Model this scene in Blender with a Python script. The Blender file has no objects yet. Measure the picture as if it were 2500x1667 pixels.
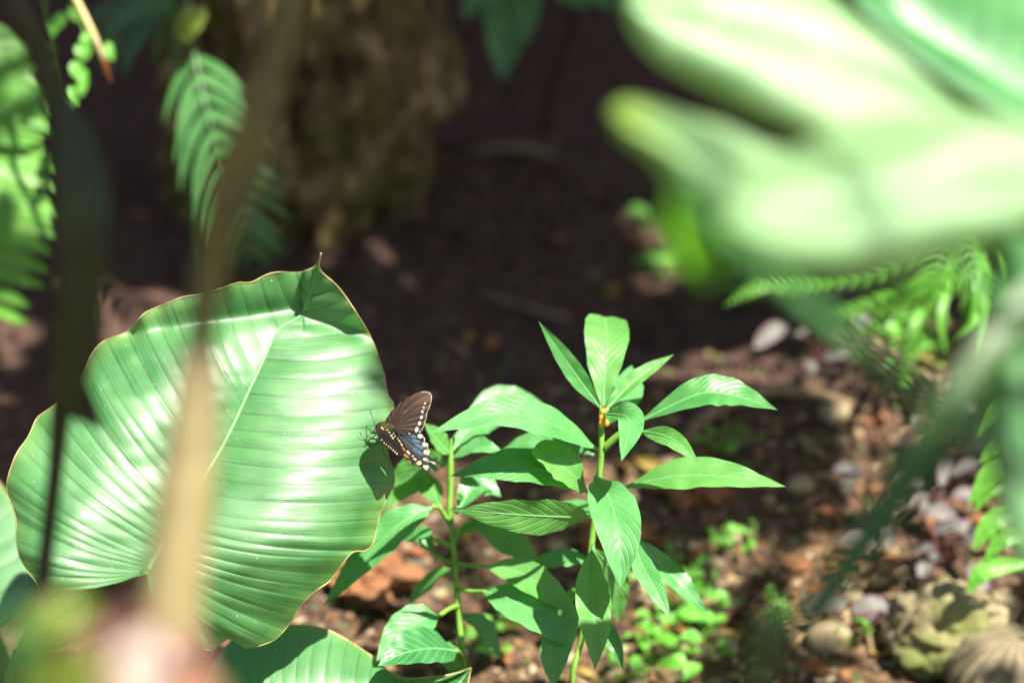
import bpy, bmesh, math, random
import numpy as np
from mathutils import Vector, Matrix, noise, Quaternion

random.seed(7)
np.random.seed(7)
sc = bpy.context.scene
COL = sc.collection

# ------------------------------------------------------------------ camera
PITCH = math.radians(22.0)
CAM = Vector((0, 0, 1.14))
LENS, SENSOR = 85.0, 36.0
cd = bpy.data.cameras.new('camera')
cd.lens = LENS; cd.sensor_width = SENSOR
cd.clip_start = 0.02; cd.clip_end = 500
cd.dof.use_dof = True
cd.dof.focus_distance = 1.945
cd.dof.aperture_fstop = 2.1
cd.dof.aperture_blades = 0
cam = bpy.data.objects.new('camera', cd)
cam.location = CAM
cam.rotation_euler = (math.radians(90) - PITCH, 0, 0)
COL.objects.link(cam)
sc.camera = cam

# ------------------------------------------------------------------ light
SUN = Vector((0.36, -0.30, 0.88)).normalized()          # towards the sun
elev = math.asin(SUN.z)
w = bpy.data.worlds.new('World'); sc.world = w; w.use_nodes = True
nt = w.node_tree
sky = nt.nodes.new('ShaderNodeTexSky'); sky.sky_type = 'NISHITA'
sky.sun_disc = False
sky.sun_elevation = elev
sky.sun_rotation = math.atan2(SUN.x, SUN.y)
sky.air_density = 1.0; sky.dust_density = 2.5; sky.ozone_density = 0.6
nt.links.new(sky.outputs[0], nt.nodes['Background'].inputs[0])
nt.nodes['Background'].inputs[1].default_value = 0.05
sd = bpy.data.lights.new('sun', 'SUN'); sd.energy = 5.0; sd.angle = math.radians(0.55)
sd.color = (1.0, 0.94, 0.82)
so = bpy.data.objects.new('sun', sd); COL.objects.link(so)
so.rotation_euler = SUN.to_track_quat('Z', 'Y').to_euler()
so.location = (2, -2, 6)
vs = sc.view_settings
vs.view_transform = 'Standard'; vs.look = 'None'; vs.gamma = 1.0
vs.use_curve_mapping = False
vs.exposure = 1.5
sc.cycles.max_bounces = 8
sc.cycles.transparent_max_bounces = 8

# ------------------------------------------------------------------ helpers
FW = Vector((0, math.cos(PITCH), -math.sin(PITCH)))
RT = Vector((1, 0, 0))
UP = Vector((0, math.sin(PITCH), math.cos(PITCH)))
K = SENSOR / LENS / 2500.0
def ray(px, py):
    return FW + RT * ((px - 1250) * K) + UP * ((833.5 - py) * K)
def P(px, py, d):                       # pixel of the photograph + metres along the view axis
    return CAM + ray(px, py) * d
def on_plane(px, py, o, n):
    r = ray(px, py)
    return CAM + r * ((o - CAM).dot(n) / r.dot(n))
def S(r, g, b):
    f = lambda c: (c / 12.92 if c <= 0.04045 else ((c + 0.055) / 1.055) ** 2.4)
    return (f(r / 255), f(g / 255), f(b / 255))

def smooth(a, b, x):
    t = min(1, max(0, (x - a) / (b - a))); return t * t * (3 - 2 * t)

def thing(name, loc, label, cat, group=None):
    o = bpy.data.objects.new(name, None)
    o.empty_display_size = 0.02
    COL.objects.link(o); o.location = loc
    o['label'] = label; o['category'] = cat
    if group: o['group'] = group
    return o
def tag(o, label, cat, group=None):
    o['label'] = label; o['category'] = cat
    if group: o['group'] = group
    return o
def wloc(o):
    v = Vector(o.location)
    while o.parent:
        o = o.parent; v += o.location
    return v
def mesh_obj(name, verts, faces, mat, parent=None, uvs=None, cols=None, smooth_=True, origin=None):
    base = wloc(parent) if parent else Vector((0, 0, 0))
    off = base if origin is None else Vector(origin)
    me = bpy.data.meshes.new(name)
    V = np.asarray([tuple(v) for v in verts], dtype=float) - np.array(off)
    me.from_pydata(V.tolist(), [], [tuple(f) for f in faces])
    if uvs is not None:
        lay = me.uv_layers.new(name='UVMap')
        idx = np.empty(len(me.loops), dtype=np.int32); me.loops.foreach_get('vertex_index', idx)
        lay.data.foreach_set('uv', np.asarray(uvs, dtype=np.float32)[idx].ravel())
    if cols is not None:
        ca = me.color_attributes.new('Col', 'FLOAT_COLOR', 'POINT')
        c = np.ones((len(V), 4), dtype=np.float32); c[:, :3] = np.asarray(cols)
        ca.data.foreach_set('color', c.ravel())
    if smooth_:
        me.polygons.foreach_set('use_smooth', np.ones(len(me.polygons), dtype=bool))
    me.materials.append(mat)
    me.update()
    o = bpy.data.objects.new(name, me); COL.objects.link(o)
    if parent: o.parent = parent
    if origin is not None: o.location = off - base
    return o

def catmull(pts, n):
    pts = [Vector(p) for p in pts]
    if len(pts) == 2:
        return [pts[0].lerp(pts[1], i / (n - 1)) for i in range(n)]
    ex = [pts[0] * 2 - pts[1]] + pts + [pts[-1] * 2 - pts[-2]]
    m = len(pts) - 1
    out = []
    for i in range(n):
        x = i / (n - 1) * m
        k = min(int(x), m - 1); t = x - k
        a, b, c, d = ex[k], ex[k + 1], ex[k + 2], ex[k + 3]
        out.append(0.5 * ((2 * b) + (c - a) * t + (2 * a - 5 * b + 4 * c - d) * t * t + (3 * b - a - 3 * c + d) * t ** 3))
    return out
def resample(pts, n):
    pts = [Vector(p) for p in pts]
    L = [0]
    for a, b in zip(pts, pts[1:]): L.append(L[-1] + (b - a).length)
    out = []; k = 0
    for i in range(n):
        s = L[-1] * i / (n - 1)
        while k < len(pts) - 2 and L[k + 1] < s: k += 1
        t = (s - L[k]) / max(1e-9, L[k + 1] - L[k])
        out.append(pts[k].lerp(pts[k + 1], min(1, t)))
    return out

def tube_data(pts, radii, seg=10, cap=True, wob=0.0):
    n = len(pts)
    if not hasattr(radii, '__len__'): radii = [radii] * n
    V, F, UV = [], [], []
    t = (pts[1] - pts[0]).normalized()
    x = t.orthogonal().normalized()
    for i in range(n):
        t = (pts[min(i + 1, n - 1)] - pts[max(i - 1, 0)])
        t = t.normalized() if t.length > 1e-9 else Vector((0, 0, 1))
        x = (x - t * x.dot(t)).normalized(); y = t.cross(x)
        for j in range(seg):
            a = 2 * math.pi * j / seg
            r = radii[i] * (1 + wob * noise.noise(pts[i] * 60 + Vector((j, 0, 0))))
            V.append(pts[i] + x * (r * math.cos(a)) + y * (r * math.sin(a)))
            UV.append((i / (n - 1), j / seg))
    for i in range(n - 1):
        for j in range(seg):
            k = (j + 1) % seg
            F.append((i * seg + j, i * seg + k, (i + 1) * seg + k, (i + 1) * seg + j))
    if cap:
        F.append(tuple(range(seg))[::-1]); F.append(tuple(range((n - 1) * seg, n * seg)))
    return V, F, UV
def tube(name, pts, radii, mat, parent=None, seg=10, n=None, wob=0.0, origin=None):
    if n:
        if hasattr(radii, '__len__'):
            radii = list(np.interp(np.linspace(0, 1, n), np.linspace(0, 1, len(radii)), radii))
        pts = catmull(pts, n)
    else: pts = [Vector(p) for p in pts]
    V, F, UV = tube_data(pts, radii, seg, wob=wob)
    return mesh_obj(name, V, F, mat, parent, UV, origin=origin)

# ------------------------------------------------------------------ materials
def new_mat(name):
    m = bpy.data.materials.new(name); m.use_nodes = True
    t = m.node_tree; t.nodes.clear()
    out = t.nodes.new('ShaderNodeOutputMaterial')
    return m, t, out
def N(t, kind, **kw):
    n = t.nodes.new('ShaderNode' + kind)
    for k, v in kw.items(): setattr(n, k, v)
    return n
def ramp(t, fac, stops):
    r = N(t, 'ValToRGB')
    cr = r.color_ramp
    while len(cr.elements) < len(stops): cr.elements.new(0.5)
    for e, (p, c) in zip(cr.elements, stops):
        e.position = p; e.color = (*c, 1)
    t.links.new(fac, r.inputs[0]); return r.outputs[0]
def math_n(t, op, a, b=None, c=None):
    n = N(t, 'Math', operation=op)
    for i, v in enumerate((a, b, c)):
        if v is None: continue
        if isinstance(v, (int, float)): n.inputs[i].default_value = v
        else: t.links.new(v, n.inputs[i])
    return n.outputs[0]
def mixc(t, fac, a, b, blend='MIX'):
    n = N(t, 'Mix', data_type='RGBA', blend_type=blend)
    if isinstance(fac, (int, float)): n.inputs[0].default_value = fac
    else: t.links.new(fac, n.inputs[0])
    for i, v in ((6, a), (7, b)):
        if isinstance(v, tuple): n.inputs[i].default_value = (*v, 1)
        else: t.links.new(v, n.inputs[i])
    return n.outputs[2]

def leaf_mat(name, c1, c2, rib, trans, rough=0.38, spec=0.5, tfac=0.3, veins=9, slant=0.55, vein_amt=0.35,
             ribw=0.02, fine=0.0, bump=0.3, mottle=60, freckle=0.0, freckle_col=(0.5, 0.55, 0.35)):
    """leaf: UV u along, v across (0.5 = midrib)"""
    m, t, out = new_mat(name)
    uv = N(t, 'UVMap'); sep = N(t, 'SeparateXYZ'); t.links.new(uv.outputs[0], sep.inputs[0])
    u, v = sep.outputs[0], sep.outputs[1]
    av = math_n(t, 'ABSOLUTE', math_n(t, 'SUBTRACT', v, 0.5))
    geo = N(t, 'NewGeometry')
    nz = N(t, 'TexNoise'); nz.inputs['Scale'].default_value = mottle; nz.inputs['Detail'].default_value = 4
    t.links.new(geo.outputs['Position'], nz.inputs['Vector'])
    base = mixc(t, ramp(t, nz.outputs[0], [(0.3, (0, 0, 0)), (0.7, (1, 1, 1))]), c1, c2)
    # side veins
    ph = math_n(t, 'MULTIPLY', math_n(t, 'SUBTRACT', u, math_n(t, 'MULTIPLY', av, slant)), veins * math.pi)
    s = math_n(t, 'POWER', math_n(t, 'ABSOLUTE', math_n(t, 'COSINE', ph)), 14.0)
    base = mixc(t, math_n(t, 'MULTIPLY', s, vein_amt), base, rib)
    rb = N(t, 'MapRange'); rb.inputs[1].default_value = ribw * 0.4; rb.inputs[2].default_value = ribw
    rb.inputs[3].default_value = 1; rb.inputs[4].default_value = 0
    t.links.new(av, rb.inputs[0])
    base = mixc(t, rb.outputs[0], base, rib)
    height = math_n(t, 'ADD', math_n(t, 'MULTIPLY', s, -0.6), math_n(t, 'MULTIPLY', nz.outputs[0], 0.5))
    if freckle > 0:
        vo = N(t, 'TexNoise'); vo.inputs['Scale'].default_value = 420; vo.inputs['Detail'].default_value = 1
        t.links.new(geo.outputs['Position'], vo.inputs['Vector'])
        fr = ramp(t, vo.outputs[0], [(0.72, (0, 0, 0)), (0.78, (1, 1, 1))])
        base = mixc(t, math_n(t, 'MULTIPLY', fr, freckle), base, freckle_col)
    bp = N(t, 'Bump'); bp.inputs['Strength'].default_value = bump; bp.inputs['Distance'].default_value = 0.001
    t.links.new(height, bp.inputs['Height'])
    pr = N(t, 'BsdfPrincipled')
    t.links.new(base, pr.inputs['Base Color']); t.links.new(bp.outputs[0], pr.inputs['Normal'])
    rr = ramp(t, nz.outputs[0], [(0.25, (rough * 0.85,) * 3), (0.75, (rough * 1.2,) * 3)])
    t.links.new(rr, pr.inputs['Roughness'])
    pr.inputs['Specular IOR Level'].default_value = spec
    tr = N(t, 'BsdfTranslucent'); t.links.new(mixc(t, 0.75, base, trans), tr.inputs[0])
    mx = N(t, 'MixShader'); mx.inputs[0].default_value = tfac
    t.links.new(pr.outputs[0], mx.inputs[1]); t.links.new(tr.outputs[0], mx.inputs[2])
    t.links.new(mx.outputs[0], out.inputs[0])
    return m

def pleated_mat(name, c1, c2, groove, trans, rough=0.36, spec=0.6, tfac=0.28, tip=None, mottle=22, coat=0.0, coat_r=0.25):
    """big blade: UV u = along the margin (one unit per vein), v = 0 at midrib, 1 at margin"""
    m, t, out = new_mat(name)
    uv = N(t, 'UVMap'); sep = N(t, 'SeparateXYZ'); t.links.new(uv.outputs[0], sep.inputs[0])
    u, v = sep.outputs[0], sep.outputs[1]
    geo = N(t, 'NewGeometry')
    nz = N(t, 'TexNoise'); nz.inputs['Scale'].default_value = mottle; nz.inputs['Detail'].default_value = 5
    t.links.new(geo.outputs['Position'], nz.inputs['Vector'])
    base = mixc(t, ramp(t, nz.outputs[0], [(0.35, (0, 0, 0)), (0.68, (1, 1, 1))]), c1, c2)
    # fine parallel venation stretched along the veins
    cmb = N(t, 'CombineXYZ'); t.links.new(math_n(t, 'MULTIPLY', u, 7.0), cmb.inputs[0])
    t.links.new(math_n(t, 'MULTIPLY', v, 1.3), cmb.inputs[1])
    fn = N(t, 'TexNoise'); fn.inputs['Scale'].default_value = 1.6; fn.inputs['Detail'].default_value = 5
    fn.inputs['Roughness'].default_value = 0.65
    t.links.new(cmb.outputs[0], fn.inputs['Vector'])
    base = mixc(t, math_n(t, 'MULTIPLY', ramp(t, fn.outputs[0], [(0.42, (0, 0, 0)), (0.62, (1, 1, 1))]), 0.55), base, c2)
    if tip:
        um = math_n(t, 'MODULO', u, 40.0)
        tm = N(t, 'MapRange'); tm.inputs[1].default_value = 0.7; tm.inputs[2].default_value = 2.4
        tm.inputs[3].default_value = 1; tm.inputs[4].default_value = 0
        t.links.new(um, tm.inputs[0]); base = mixc(t, tm.outputs[0], base, tip)
    # groove at each main vein
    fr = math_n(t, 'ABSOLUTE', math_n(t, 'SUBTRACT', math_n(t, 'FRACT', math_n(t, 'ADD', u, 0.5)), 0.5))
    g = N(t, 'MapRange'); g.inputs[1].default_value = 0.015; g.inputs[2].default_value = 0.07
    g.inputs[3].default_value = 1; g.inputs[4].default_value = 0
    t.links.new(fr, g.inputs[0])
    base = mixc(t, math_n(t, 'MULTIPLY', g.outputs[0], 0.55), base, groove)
    # pale specks
    sp = N(t, 'TexNoise'); sp.inputs['Scale'].default_value = 330; sp.inputs['Detail'].default_value = 2
    t.links.new(geo.outputs['Position'], sp.inputs['Vector'])
    sm = ramp(t, sp.outputs[0], [(0.735, (0, 0, 0)), (0.77, (1, 1, 1))])
    base = mixc(t, math_n(t, 'MULTIPLY', sm, 0.6), base, S(220, 235, 200))
    bs = N(t, 'TexNoise'); bs.inputs['Scale'].default_value = 150; bs.inputs['Detail'].default_value = 3
    t.links.new(geo.outputs['Position'], bs.inputs['Vector'])
    base = mixc(t, math_n(t, 'MULTIPLY', ramp(t, bs.outputs[0], [(0.675, (0, 0, 0)), (0.73, (1, 1, 1))]), 0.7), base, (0.15, 0.12, 0.04))
    yl = N(t, 'MapRange'); yl.inputs[1].default_value = 0.90; yl.inputs[2].default_value = 1.0
    yl.inputs[3].default_value = 0; yl.inputs[4].default_value = 0.45
    t.links.new(v, yl.inputs[0]); base = mixc(t, yl.outputs[0], base, (0.20, 0.36, 0.05))
    h = math_n(t, 'ADD', math_n(t, 'MULTIPLY', fn.outputs[0], 1.0), math_n(t, 'MULTIPLY', nz.outputs[0], 1.2))
    bp = N(t, 'Bump'); bp.inputs['Strength'].default_value = 0.7; bp.inputs['Distance'].default_value = 0.0010
    t.links.new(h, bp.inputs['Height'])
    pr = N(t, 'BsdfPrincipled')
    t.links.new(base, pr.inputs['Base Color']); t.links.new(bp.outputs[0], pr.inputs['Normal'])
    t.links.new(ramp(t, nz.outputs[0], [(0.3, (rough * 0.8,) * 3), (0.7, (rough * 1.25,) * 3)]), pr.inputs['Roughness'])
    pr.inputs['Coat Weight'].default_value = coat; pr.inputs['Coat Roughness'].default_value = coat_r
    pr.inputs['Specular IOR Level'].default_value = spec
    tr = N(t, 'BsdfTranslucent'); t.links.new(mixc(t, 0.7, base, trans), tr.inputs[0])
    mx = N(t, 'MixShader'); mx.inputs[0].default_value = tfac
    t.links.new(pr.outputs[0], mx.inputs[1]); t.links.new(tr.outputs[0], mx.inputs[2])
    t.links.new(mx.outputs[0], out.inputs[0])
    return m

def rough_mat(name, stops, scale=20, rough=0.85, bump=0.5, dist=0.004, spec=0.2, detail=8, tfac=0, moss=None, moss_scale=9):
    m, t, out = new_mat(name)
    geo = N(t, 'NewGeometry')
    nz = N(t, 'TexNoise'); nz.inputs['Scale'].default_value = scale; nz.inputs['Detail'].default_value = detail
    nz.inputs['Roughness'].default_value = 0.62
    t.links.new(geo.outputs['Position'], nz.inputs['Vector'])
    c = ramp(t, nz.outputs[0], stops)
    if moss:
        n2 = N(t, 'TexNoise'); n2.inputs['Scale'].default_value = moss_scale; n2.inputs['Detail'].default_value = 6
        t.links.new(geo.outputs['Position'], n2.inputs['Vector'])
        c = mixc(t, ramp(t, n2.outputs[0], [(0.5, (0, 0, 0)), (0.64, (0.8, 0.8, 0.8))]), c, moss)
    pr = N(t, 'BsdfPrincipled'); t.links.new(c, pr.inputs['Base Color'])
    pr.inputs['Roughness'].default_value = rough; pr.inputs['Specular IOR Level'].default_value = spec
    bp = N(t, 'Bump'); bp.inputs['Strength'].default_value = bump; bp.inputs['Distance'].default_value = dist
    t.links.new(nz.outputs[0], bp.inputs['Height']); t.links.new(bp.outputs[0], pr.inputs['Normal'])
    sh = pr.outputs[0]
    if tfac:
        tr = N(t, 'BsdfTranslucent'); t.links.new(c, tr.inputs[0])
        mx = N(t, 'MixShader'); mx.inputs[0].default_value = tfac
        t.links.new(sh, mx.inputs[1]); t.links.new(tr.outputs[0], mx.inputs[2]); sh = mx.outputs[0]
    t.links.new(sh, out.inputs[0])
    return m
def attr_mat(name, rough=0.6, spec=0.3, tfac=0.0, bump=0.0, sheen=0.0):
    m, t, out = new_mat(name)
    a = N(t, 'Attribute', attribute_name='Col')
    geo = N(t, 'NewGeometry')
    nz = N(t, 'TexNoise'); nz.inputs['Scale'].default_value = 900
    t.links.new(geo.outputs['Position'], nz.inputs['Vector'])
    c = mixc(t, 1.0, a.outputs[0], ramp(t, nz.outputs[0], [(0.3, (0.7, 0.7, 0.7)), (0.7, (1.25, 1.25, 1.25))]), 'MULTIPLY')
    pr = N(t, 'BsdfPrincipled'); t.links.new(c, pr.inputs['Base Color'])
    pr.inputs['Roughness'].default_value = rough; pr.inputs['Specular IOR Level'].default_value = spec
    pr.inputs['Sheen Weight'].default_value = sheen
    t.links.new(pr.outputs[0], out.inputs[0])
    return m

M = {}
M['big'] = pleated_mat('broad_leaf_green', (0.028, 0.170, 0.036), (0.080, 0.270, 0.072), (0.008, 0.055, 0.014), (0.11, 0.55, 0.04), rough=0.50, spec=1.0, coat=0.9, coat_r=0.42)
M['fgleaf'] = pleated_mat('near_leaf_green', mottle=7, c1=(0.11, 0.30, 0.09), c2=(0.32, 0.50, 0.25), groove=(0.10, 0.30, 0.10), trans=(0.25, 0.75, 0.06), rough=0.46, spec=1.0, tfac=0.30)
M['fgtip'] = pleated_mat('near_leaf_lime_tip', mottle=7, c1=(0.11, 0.30, 0.09), c2=(0.32, 0.50, 0.25), groove=(0.10, 0.30, 0.10), trans=(0.25, 0.75, 0.06), rough=0.46, spec=0.8, tfac=0.30, tip=(0.22, 0.34, 0.05))
M['fgdeep'] = pleated_mat('near_leaf_deep', (0.025, 0.15, 0.04), (0.10, 0.30, 0.10), (0.03, 0.14, 0.04), (0.15, 0.5, 0.05), rough=0.42, spec=0.9, tfac=0.25, mottle=10)
M['glow'] = pleated_mat('backlit_leaf', (0.18, 0.46, 0.04), (0.24, 0.54, 0.05), (0.14, 0.40, 0.03), (0.26, 0.80, 0.03), rough=0.6, spec=0.3, tfac=0.65)
M['rib'] = rough_mat('pale_midrib', [(0.3, (0.13, 0.36, 0.13)), (0.7, (0.20, 0.46, 0.18))], 60, 0.4, 0.2, 0.001, 0.5, tfac=0.2)
M['margin'] = rough_mat('straw_leaf_margin', [(0.3, (0.10, 0.22, 0.05)), (0.45, (0.36, 0.26, 0.12)), (0.65, (0.46, 0.37, 0.20))], 55, 0.5, 0.2, 0.0005, 0.4)
M['petiole'] = rough_mat('petiole_green', [(0.3, (0.03, 0.12, 0.03)), (0.7, (0.06, 0.20, 0.05))], 50, 0.4, 0.2, 0.001, 0.5)
M['lance'] = leaf_mat('lance_leaf_green', (0.068, 0.270, 0.070), (0.130, 0.38, 0.125), (0.22, 0.55, 0.20), (0.14, 0.62, 0.04), rough=0.46, spec=0.5, tfac=0.30, veins=11, vein_amt=0.16, bump=0.5, mottle=45, freckle=0.45, freckle_col=(0.26, 0.26, 0.07))
M['lance2'] = leaf_mat('lance_leaf_yellowish', (0.085, 0.29, 0.055), (0.15, 0.39, 0.10), (0.26, 0.55, 0.16), (0.22, 0.66, 0.03), rough=0.42, spec=0.6, tfac=0.34, veins=10, vein_amt=0.15, bump=0.5, mottle=38, freckle=0.5, freckle_col=(0.30, 0.28, 0.06))
M['lance3'] = leaf_mat('lance_leaf_deep', (0.045, 0.205, 0.042), (0.085, 0.30, 0.075), (0.16, 0.46, 0.14), (0.11, 0.52, 0.03), rough=0.38, spec=0.8, tfac=0.26, veins=13, vein_amt=0.15, bump=0.5, mottle=52, freckle=0.4, freckle_col=(0.20, 0.22, 0.05))
M['stem'] = rough_mat('stem_green', [(0.3, (0.10, 0.25, 0.03)), (0.7, (0.20, 0.38, 0.06))], 60, 0.45, 0.2, 0.001, 0.4)
M['bud'] = rough_mat('orange_bud', [(0.35, (0.55, 0.20, 0.02)), (0.65, (0.70, 0.45, 0.04))], 80, 0.5, 0.1, 0.001, 0.4)
M['spotleaf'] = leaf_mat('spotted_leaf_green', (0.03, 0.17, 0.05), (0.06, 0.24, 0.08), (0.2, 0.45, 0.15), (0.12, 0.5, 0.04), rough=0.4, freckle=0.8, freckle_col=(0.40, 0.26, 0.04), mottle=40)
M['darkfern'] = leaf_mat('dark_fern_green', (0.060, 0.205, 0.050), (0.115, 0.300, 0.090), (0.02, 0.08, 0.04), (0.05, 0.25, 0.04), rough=0.34, spec=0.6, tfac=0.2, vein_amt=0.1, veins=6)
M['fern'] = leaf_mat('bright_fern_green', (0.10, 0.34, 0.03), (0.18, 0.46, 0.055), (0.05, 0.22, 0.03), (0.20, 0.72, 0.04), rough=0.42, spec=0.5, tfac=0.35, vein_amt=0.1, veins=6)
M['lime'] = leaf_mat('lime_leaf', (0.15, 0.22, 0.02), (0.21, 0.28, 0.035), (0.4, 0.55, 0.15), (0.45, 0.65, 0.04), rough=0.4, tfac=0.35)
M['seedling'] = leaf_mat('seedling_green', (0.12, 0.42, 0.045), (0.22, 0.55, 0.09), (0.2, 0.55, 0.12), (0.30, 0.75, 0.05), rough=0.4, tfac=0.35)
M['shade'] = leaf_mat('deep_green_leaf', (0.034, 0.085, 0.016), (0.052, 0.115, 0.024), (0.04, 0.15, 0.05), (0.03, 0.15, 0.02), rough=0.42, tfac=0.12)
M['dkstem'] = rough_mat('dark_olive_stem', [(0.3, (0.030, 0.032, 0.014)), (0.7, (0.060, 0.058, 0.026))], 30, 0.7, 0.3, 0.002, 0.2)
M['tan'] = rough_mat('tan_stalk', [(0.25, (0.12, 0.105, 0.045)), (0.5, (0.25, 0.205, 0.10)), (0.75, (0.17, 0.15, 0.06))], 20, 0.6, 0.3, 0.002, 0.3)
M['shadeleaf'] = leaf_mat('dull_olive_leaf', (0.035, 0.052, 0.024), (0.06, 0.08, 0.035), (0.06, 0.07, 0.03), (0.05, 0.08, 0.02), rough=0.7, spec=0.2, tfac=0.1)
M['olive'] = rough_mat('olive_stalk_shaded', [(0.3, (0.10, 0.09, 0.026)), (0.7, (0.17, 0.15, 0.045))], 26, 0.65, 0.3, 0.002, 0.2)  # shade on the upper stalk is put into this darker olive
M['canopy'] = leaf_mat('shade_canopy_leaf', (0.03, 0.12, 0.03), (0.05, 0.18, 0.04), (0.06, 0.2, 0.05), (0.05, 0.2, 0.02), rough=0.4, tfac=0.10)
M['bark'] = rough_mat('bark', [(0.3, (0.04, 0.028, 0.018)), (0.7, (0.12, 0.085, 0.055))], 25, 0.9, 0.8, 0.01)
M['rock'] = rough_mat('mossy_rock', [(0.34, (0.04, 0.028, 0.015)), (0.47, (0.18, 0.125, 0.06)), (0.58, (0.32, 0.225, 0.11)), (0.70, (0.50, 0.38, 0.20))], 22, 0.9, 1.0, 0.03, 0.15, moss=(0.15, 0.14, 0.035), moss_scale=14)
M['twig'] = rough_mat('dry_twig', [(0.3, (0.12, 0.085, 0.05)), (0.7, (0.30, 0.22, 0.13))], 40, 0.8, 0.4, 0.002)
M['paletwig'] = rough_mat('straw_stalk', [(0.3, (0.45, 0.38, 0.16)), (0.7, (0.60, 0.52, 0.25))], 40, 0.6, 0.2, 0.002)
M['orange'] = rough_mat('orange_tip', [(0.3, (0.75, 0.18, 0.04)), (0.7, (0.85, 0.28, 0.06))], 60, 0.5, 0.2, 0.001)
M['petalw'] = rough_mat('white_pink_petal', [(0.3, (0.50, 0.38, 0.34)), (0.7, (0.58, 0.48, 0.43))], 30, 0.5, 0.1, 0.001, 0.4, tfac=0.25)
M['petalp'] = rough_mat('rose_petal', [(0.3, (0.34, 0.16, 0.13)), (0.7, (0.42, 0.22, 0.18))], 30, 0.5, 0.1, 0.001, 0.4, tfac=0.25)
M['petalo'] = rough_mat('orange_bract', [(0.3, (0.34, 0.13, 0.04)), (0.7, (0.42, 0.20, 0.08))], 30, 0.5, 0.1, 0.001, 0.4, tfac=0.25)
M['maroon'] = rough_mat('maroon_bract', [(0.3, (0.10, 0.038, 0.028)), (0.7, (0.16, 0.066, 0.05))], 30, 0.5, 0.1, 0.001, 0.3, tfac=0.15)
for nm, c in (('dead_orange', (0.32, 0.125, 0.045)), ('dead_tan', (0.32, 0.225, 0.115)), ('dead_brown', (0.11, 0.06, 0.032)), ('dead_yellow', (0.38, 0.28, 0.07))):
    M[nm] = rough_mat(nm, [(0.3, tuple(x * 0.55 for x in c)), (0.7, c)], 45, 0.7, 0.5, 0.002, 0.3, tfac=0.2)
for nm, c in (('stone_buff', (0.34, 0.27, 0.16)), ('stone_grey', (0.12, 0.10, 0.075)), ('stone_rust', (0.26, 0.115, 0.055))):
    M[nm] = rough_mat(nm, [(0.3, tuple(x * 0.5 for x in c)), (0.6, c), (0.8, tuple(min(0.8, x * 1.2) for x in c))], 28, 0.8, 0.6, 0.004, 0.25)
M['boulder'] = rough_mat('lichen_boulder', [(0.3, (0.09, 0.07, 0.04)), (0.5, (0.22, 0.18, 0.105)), (0.7, (0.34, 0.29, 0.18))], 30, 0.85, 0.8, 0.006, 0.2, moss=(0.15, 0.18, 0.045), moss_scale=16)
M['coral'] = rough_mat('ribbed_stone', [(0.3, (0.12, 0.10, 0.06)), (0.7, (0.24, 0.20, 0.125))], 40, 0.85, 0.5, 0.004, 0.2)
M['pink'] = rough_mat('pink_petal', [(0.3, (0.75, 0.20, 0.28)), (0.7, (0.85, 0.30, 0.38))], 50, 0.5, 0.1, 0.001)
M['litter'] = attr_mat('litter_crumbs', rough=0.8, spec=0.2)
M['wing'] = attr_mat('wing_scales', rough=0.6, spec=0.12)
M['insect'] = rough_mat('black_chitin', [(0.3, (0.010, 0.008, 0.007)), (0.7, (0.022, 0.018, 0.014))], 300, 0.45, 0.2, 0.0003, 0.5)

def zebra_mat():
    m, t, out = new_mat('silver_purple_leaf')
    uv = N(t, 'UVMap'); sep = N(t, 'SeparateXYZ'); t.links.new(uv.outputs[0], sep.inputs[0])
    av = math_n(t, 'ABSOLUTE', math_n(t, 'SUBTRACT', sep.outputs[1], 0.5))
    c = ramp(t, math_n(t, 'MULTIPLY', av, 2.0), [(0.0, (0.10, 0.04, 0.08)), (0.14, (0.09, 0.09, 0.07)), (0.30, (0.125, 0.14, 0.11)), (0.52, (0.12, 0.12, 0.105)), (0.70, (0.05, 0.07, 0.045)), (0.92, (0.16, 0.06, 0.12))])
    pr = N(t, 'BsdfPrincipled'); t.links.new(c, pr.inputs['Base Color']); pr.inputs['Roughness'].default_value = 0.6
    t.links.new(pr.outputs[0], out.inputs[0]); return m
M['zebra'] = zebra_mat()

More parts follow.
